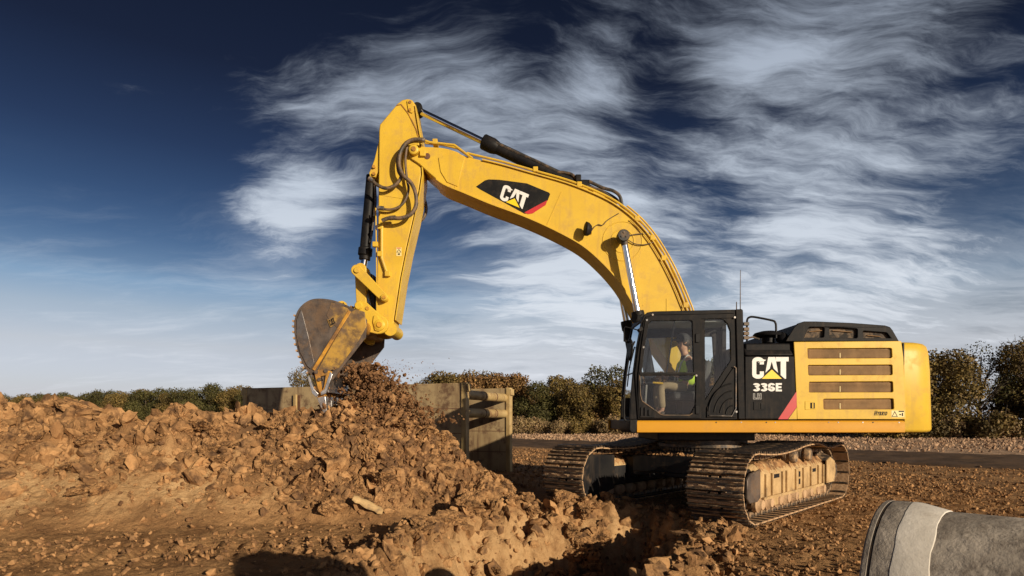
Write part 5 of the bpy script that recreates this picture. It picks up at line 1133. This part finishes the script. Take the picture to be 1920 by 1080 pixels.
# clods of middle size, sharper than the crumbs
n = 2600; X = rng.uniform(-9.6, -2.4, n); t = rng.beta(4.0, 1.4, n); yf = np.interp(X, FX_, FY_); Y = yf - .1 + (10.8 - yf) * t
crumbs('heap_clods', X, Y, height(X, Y), sizes(n, .02, .19, 3.2), 'soil', 'broken clods of soil piled over the upper part of the spoil heap', 2, .35)
n = 2400; X = rng.normal(MX + .5, 1.1, n); Y = rng.normal(MY - .95, .75, n); keep = (zones(X, Y)[1] + zones(X, Y)[0] > .12); X, Y = X[keep], Y[keep]
crumbs('mound_clods', X, Y, height(X, Y), sizes(len(X), .02, .15, 3.2), 'soil', 'broken clods of soil heaped on the mound under the bucket', 2, .35)
n = 1700; X = rng.uniform(-2.6, 2.9, n); Y = rng.uniform(5.4, 10.2, n); ps = poly_sdf(X, Y, PIT); keep = (ps < .5) & (ps > -1.5); X, Y = X[keep], Y[keep]
crumbs('pit_clods', X, Y, height(X, Y), sizes(len(X), .02, .16, 2.6), 'soil', 'broken clods of soil on the sides of the pit', 2, .35)
# soil pouring from the bucket
n = 7500; t = rng.random(n) ** .8; z = 2.42 - t * 1.05; X = -2.60 + .45 * t + rng.normal(0, 1, n) * (.15 + .30 * t); Y = 10.85 + rng.normal(0, 1, n) * (.24 + .18 * t)
crumbs('falling_soil', X, Y, z, sizes(n, .008, .075, 3.2), 'soil_dark', 'clods of soil pouring out of the bucket onto the mound', 1)
n = 1500; X = rng.normal(-2.35, .42, n); Y = rng.normal(10.8, .3, n); z = rng.uniform(1.35, 2.5, n)
crumbs('flying_crumbs', X, Y, z, sizes(n, .004, .024, 3), 'soil_dark', 'small crumbs of soil flying beside the bucket', 1)
# soil on the undercarriage
n = 900; a = rng.uniform(-.75, .98, n); b = rng.uniform(-.88, .88, n); X = C0.x + a * ucos - b * usin; Y = C0.y + a * usin + b * ucos; keep = (a > .5) | (np.abs(b) > .74); 
crumbs('frame_crumbs', X[keep], Y[keep], np.where(a > .76, .84, .875)[keep], sizes(n, .015, .06, 2)[keep], 'soil_crumb', 'crumbs of soil lying on the frame between the tracks', 1)
# ribbed scrap on the heap
q0 = Vector((-2.05, 8.72, hz(-2.05, 8.72) + .13)); SCR = thing('scrap_piece', 'crushed ribbed plastic scrap lying on the soil mound', 'scrap', q0); SCR.rotation_euler = (R(35), R(28), R(12))
vs = []; 
for i in range(9):
    for j in range(7):
        x = -.23 + .46 * i / 8; a = math.pi * j / 6; r_ = .055 * (1 - .35 * abs(i - 4) / 4) + (.010 if i % 2 else 0); vs.append((x, r_ * math.cos(a) * (1.2 + .2 * math.sin(i * 2)), r_ * math.sin(a) * .7))
me = bpy.data.meshes.new('ribbed_shell'); me.from_pydata(vs, [], [(i * 7 + j, (i + 1) * 7 + j, (i + 1) * 7 + j + 1, i * 7 + j + 1) for i in range(8) for j in range(6)]); me.materials.append(MATS['caked_frame']); o = link('ribbed_shell', me, SCR); so = o.modifiers.new('solid', 'SOLIDIFY'); so.thickness = .006
me = MB().tube([(-.24, .05, 0), (0, .075, 0), (.24, .045, 0)], .012, 6).mesh('rim', 'caked_frame'); link('rim', me, SCR)

# ------------------------------------------------------------------ trees
def leaf_crown(seed, lobes, nleaf, size, hollow=.55):
    r_ = np.random.default_rng(seed); per = np.array([l[3] * l[4] * l[5] for l in lobes]) ** .67; per = per / per.sum(); vs = []; tint = []
    for l, p in zip(lobes, per):
        m_ = int(nleaf * p); d = r_.normal(size=(m_, 3)); d /= np.linalg.norm(d, axis=1)[:, None]
        bump = 1 + .22 * np.sin(d[:, 0] * 5 + seed) * np.sin(d[:, 1] * 5 + 1) + .16 * np.sin(d[:, 2] * 9 + 2 * seed) * np.cos(d[:, 0] * 8)
        rad = (hollow + (1.08 - hollow) * r_.random(m_) ** .6) * bump; c = np.array(l[:3]) + d * rad[:, None] * np.array(l[3:6])
        n = d + r_.normal(size=(m_, 3)) * .7; n /= np.linalg.norm(n, axis=1)[:, None]; u = np.cross(n, r_.normal(size=(m_, 3))); u /= np.linalg.norm(u, axis=1)[:, None]; v = np.cross(n, u)
        s_ = size * (.55 + .9 * r_.random(m_))[:, None]; w_ = s_ * r_.uniform(.45, .9, m_)[:, None]
        q_ = np.stack([c - u * s_, c - v * w_ * .9 + u * s_ * .1, c + u * s_, c + v * w_], 1); vs.append(q_.reshape(-1, 3))
        tn = (.65 + .7 * r_.random(m_)) * l[6]; tint.append(np.repeat(np.stack([tn, tn * r_.uniform(.9, 1.06, m_), tn * r_.uniform(.8, 1.1, m_), np.ones(m_)], -1), 4, 0))
    V_ = np.concatenate(vs); T_ = np.concatenate(tint).astype(np.float32); k = len(V_) // 4
    me = bpy.data.meshes.new('crown'); me.vertices.add(len(V_)); me.vertices.foreach_set('co', V_.astype(np.float32).ravel()); me.loops.add(4 * k); me.loops.foreach_set('vertex_index', np.arange(4 * k, dtype=np.int32)); me.polygons.add(k); me.polygons.foreach_set('loop_start', (np.arange(k) * 4).astype(np.int32)); me.update(calc_edges=True)
    ca = me.color_attributes.new('tint', 'FLOAT_COLOR', 'POINT'); ca.data.foreach_set('color', T_.ravel()); return me
def tree_set(seed, Ht, Wd, mat_, nleaf, size, sparse=False):
    r_ = random.Random(seed); lobes = []; K = 16 if not sparse else 13
    mb = MB(); trunk_top = Vector((r_.uniform(-.3, .3), r_.uniform(-.3, .3), Ht * .62)); mb.tube(catmull([(0, 0, -.2), (.05, .03, Ht * .25), trunk_top, trunk_top + Vector((.1, 0, Ht * .25))], 3), [.16, .15, .14, .13, .11, .10, .09, .07, .05, .03], 7)
    for k in range(K):
        a = r_.uniform(0, 6.28); zf = r_.uniform(.16 if not sparse else .35, .88); rr = Wd * .5 * math.sin(min(1, .35 + zf * .9) * math.pi * .62) * r_.uniform(.45, .82); s_ = Wd * r_.uniform(.17, .27) * (1 if not sparse else .75)
        c = Vector((rr * math.cos(a), rr * math.sin(a), Ht * zf)); lobes.append((c.x, c.y, c.z, s_, s_, s_ * r_.uniform(.75, 1.05), r_.uniform(.75, 1.25)))
        st = Vector((0, 0, max(.4, Ht * zf * .55))); mb.tube([st, st.lerp(c, .55) + Vector((0, 0, .15)), c + (c - st) * .12], [.07, .045, .015], 5)
        for b in range(5 if sparse else 2):
            d = Vector((r_.gauss(0, 1), r_.gauss(0, 1), r_.gauss(.6, .8))).normalized() * s_ * 1.3; mb.tube([st.lerp(c, .6), c + d * .5, c + d], [.025, .016, .006], 4)
    lobes.append((0, 0, Ht * .90, Wd * .22, Wd * .22, Wd * .18, 1.05))
    cm = leaf_crown(seed, lobes, nleaf, size); cm.materials.append(MATS[mat_]); return cm, mb.mesh('trunk', 'bark')
TS = [tree_set(1, 6.6, 5.4, 'leaf_olive', 15000, .105), tree_set(2, 6.2, 5.2, 'leaf_rust', 15000, .105), tree_set(3, 6.8, 5.6, 'leaf_green', 15000, .105), tree_set(4, 6.0, 4.8, 'leaf_olive', 13000, .10), tree_set(5, 7.6, 5.6, 'leaf_olive', 7000, .085, True), tree_set(6, 7.8, 5.2, 'leaf_green', 2600, .075, True)]
def tree(k, x, y, s_, label, group, rz=None, sz=1.):
    t = thing('tree', label, 'tree', (x, y, 0), group, tr.uniform(0, 6.28) if rz is None else rz); t.scale = (s_, s_, s_ * sz)
    link('crown', TS[k][0], t); link('trunk', TS[k][1], t); return t
tr = random.Random(4)
LB = {0: 'bushy olive tree in the hedge row beyond the field', 1: 'bushy tree with rusty autumn leaves in the hedge row beyond the field', 2: 'bushy dark green tree in the hedge row beyond the field', 3: 'bushy olive tree in the hedge row beyond the field'}
x = -7.5
while x < 33:
    k = tr.choice([0, 0, 1, 2, 3, 1]); y = 63 - .10 * x + tr.uniform(-1.5, 2.); tree(k, x, y, tr.uniform(.70, 1.06), LB[k], 'hedge row trees, kind %d' % (k % 3), None, tr.uniform(.9, 1.03)); x += tr.uniform(1.7, 2.6)
x = -7.0
while x < 34:
    k = tr.choice([0, 2, 2, 3]); tree(k, x, 67.5 - .10 * x + tr.uniform(-1, 1.5), tr.uniform(.78, 1.12), LB[k].replace('in the hedge row', 'in the back of the hedge row'), 'back hedge trees, kind %d' % (k % 3)); x += tr.uniform(2.4, 3.4)
LF = {0: 'distant olive tree in the wood behind the spoil heap', 1: 'distant rusty brown tree in the wood behind the spoil heap', 2: 'distant dark green tree in the wood behind the spoil heap', 3: 'distant olive tree in the wood behind the spoil heap'}
for row in range(2):
    x = -12.
    while x > -118:
        k = tr.choice([0, 2, 2, 2, 3, 0]); y = 66 + (-x - 8) * .58 + row * 5 + tr.uniform(-1.5, 1.5); s_ = tr.uniform(.78, .92) * (1.0 if x < -38 else .86); tree(k, x, y, s_, LF[k], 'far wood trees, kind %d' % (k % 3)); x -= tr.uniform(3.0, 4.4)
tree(4, -25.2, 74, .98, 'thin pale tree standing above the trench box', None)
# taller trees by the field edge behind the counterweight
for k, x, y, s_, lb in ((0, 33.5, 49, 1.00, 'tall dense olive tree right behind the counterweight'), (2, 30.2, 50.5, .98, 'tall dark tree partly hidden by the counterweight'), (4, 36.6, 51, .92, 'loose olive tree beside the bare twiggy tree'), (5, 39.6, 52, 1.0, 'bare twiggy tree with sky showing through its branches'), (4, 42.6, 50, 1.05, 'tall leafy tree to the side of the bare twiggy tree'), (0, 45.5, 50, .98, 'dense tree at the far end of the field edge'), (2, 49.5, 51, 1.0, 'dark tree last in the row at the field edge'), (2, 35.5, 56, 1.08, 'dark tree behind the loose olive tree at the field edge'), (0, 47, 55, 1.15, 'tall olive tree behind the last trees at the field edge')):
    tree(k, x, y, s_, lb, None)
def bush_set(seed, mat_):
    r_ = random.Random(seed); lobes = [(r_.uniform(-1, 1), r_.uniform(-.5, .5), r_.uniform(.3, .8), r_.uniform(.4, .7), .45, r_.uniform(.4, .6), r_.uniform(.7, 1.3)) for _ in range(7)]; mb = MB()
    for l in lobes: mb.tube([(l[0] * .4, l[1] * .4, -.05), (l[0], l[1], l[2]), (l[0] * 1.2, l[1] * 1.2, l[2] + .6)], [.03, .018, .005], 4)
    cm = leaf_crown(seed, lobes, 3600, .055, .2); cm.materials.append(MATS[mat_]); return cm, mb.mesh('stem', 'bark')
BS = [bush_set(31, 'brush'), bush_set(32, 'leaf_olive'), bush_set(33, 'brush')]
def bush(k, x, y, s_, label, group):
    t = thing('bush', label, 'bush', (x, y, 0), group, tr.uniform(0, 6.28)); t.scale = (s_,) * 3; link('foliage', BS[k][0], t); link('stem', BS[k][1], t)
x = -6.5
while x < 30:
    k = tr.randrange(3); bush(k, x, 58.6 - .10 * x + tr.uniform(-.8, .6), tr.uniform(.9, 1.5), 'low dry bush at the foot of the hedge row' if k != 1 else 'low olive bush at the foot of the hedge row', 'bushes at the hedge foot %s' % ('dry' if k != 1 else 'olive')); x += tr.uniform(1.5, 2.4)
x = 29.
while x < 50:
    k = tr.choice([0, 1, 1]); bush(k, x, 46.5 + tr.uniform(-.8, 1.2), tr.uniform(1.1, 2.0), 'dry scrub bush under the trees at the field edge' if k != 1 else 'olive scrub bush under the trees at the field edge', 'scrub at the field edge %s' % ('dry' if k != 1 else 'olive')); x += tr.uniform(1.0, 1.7)
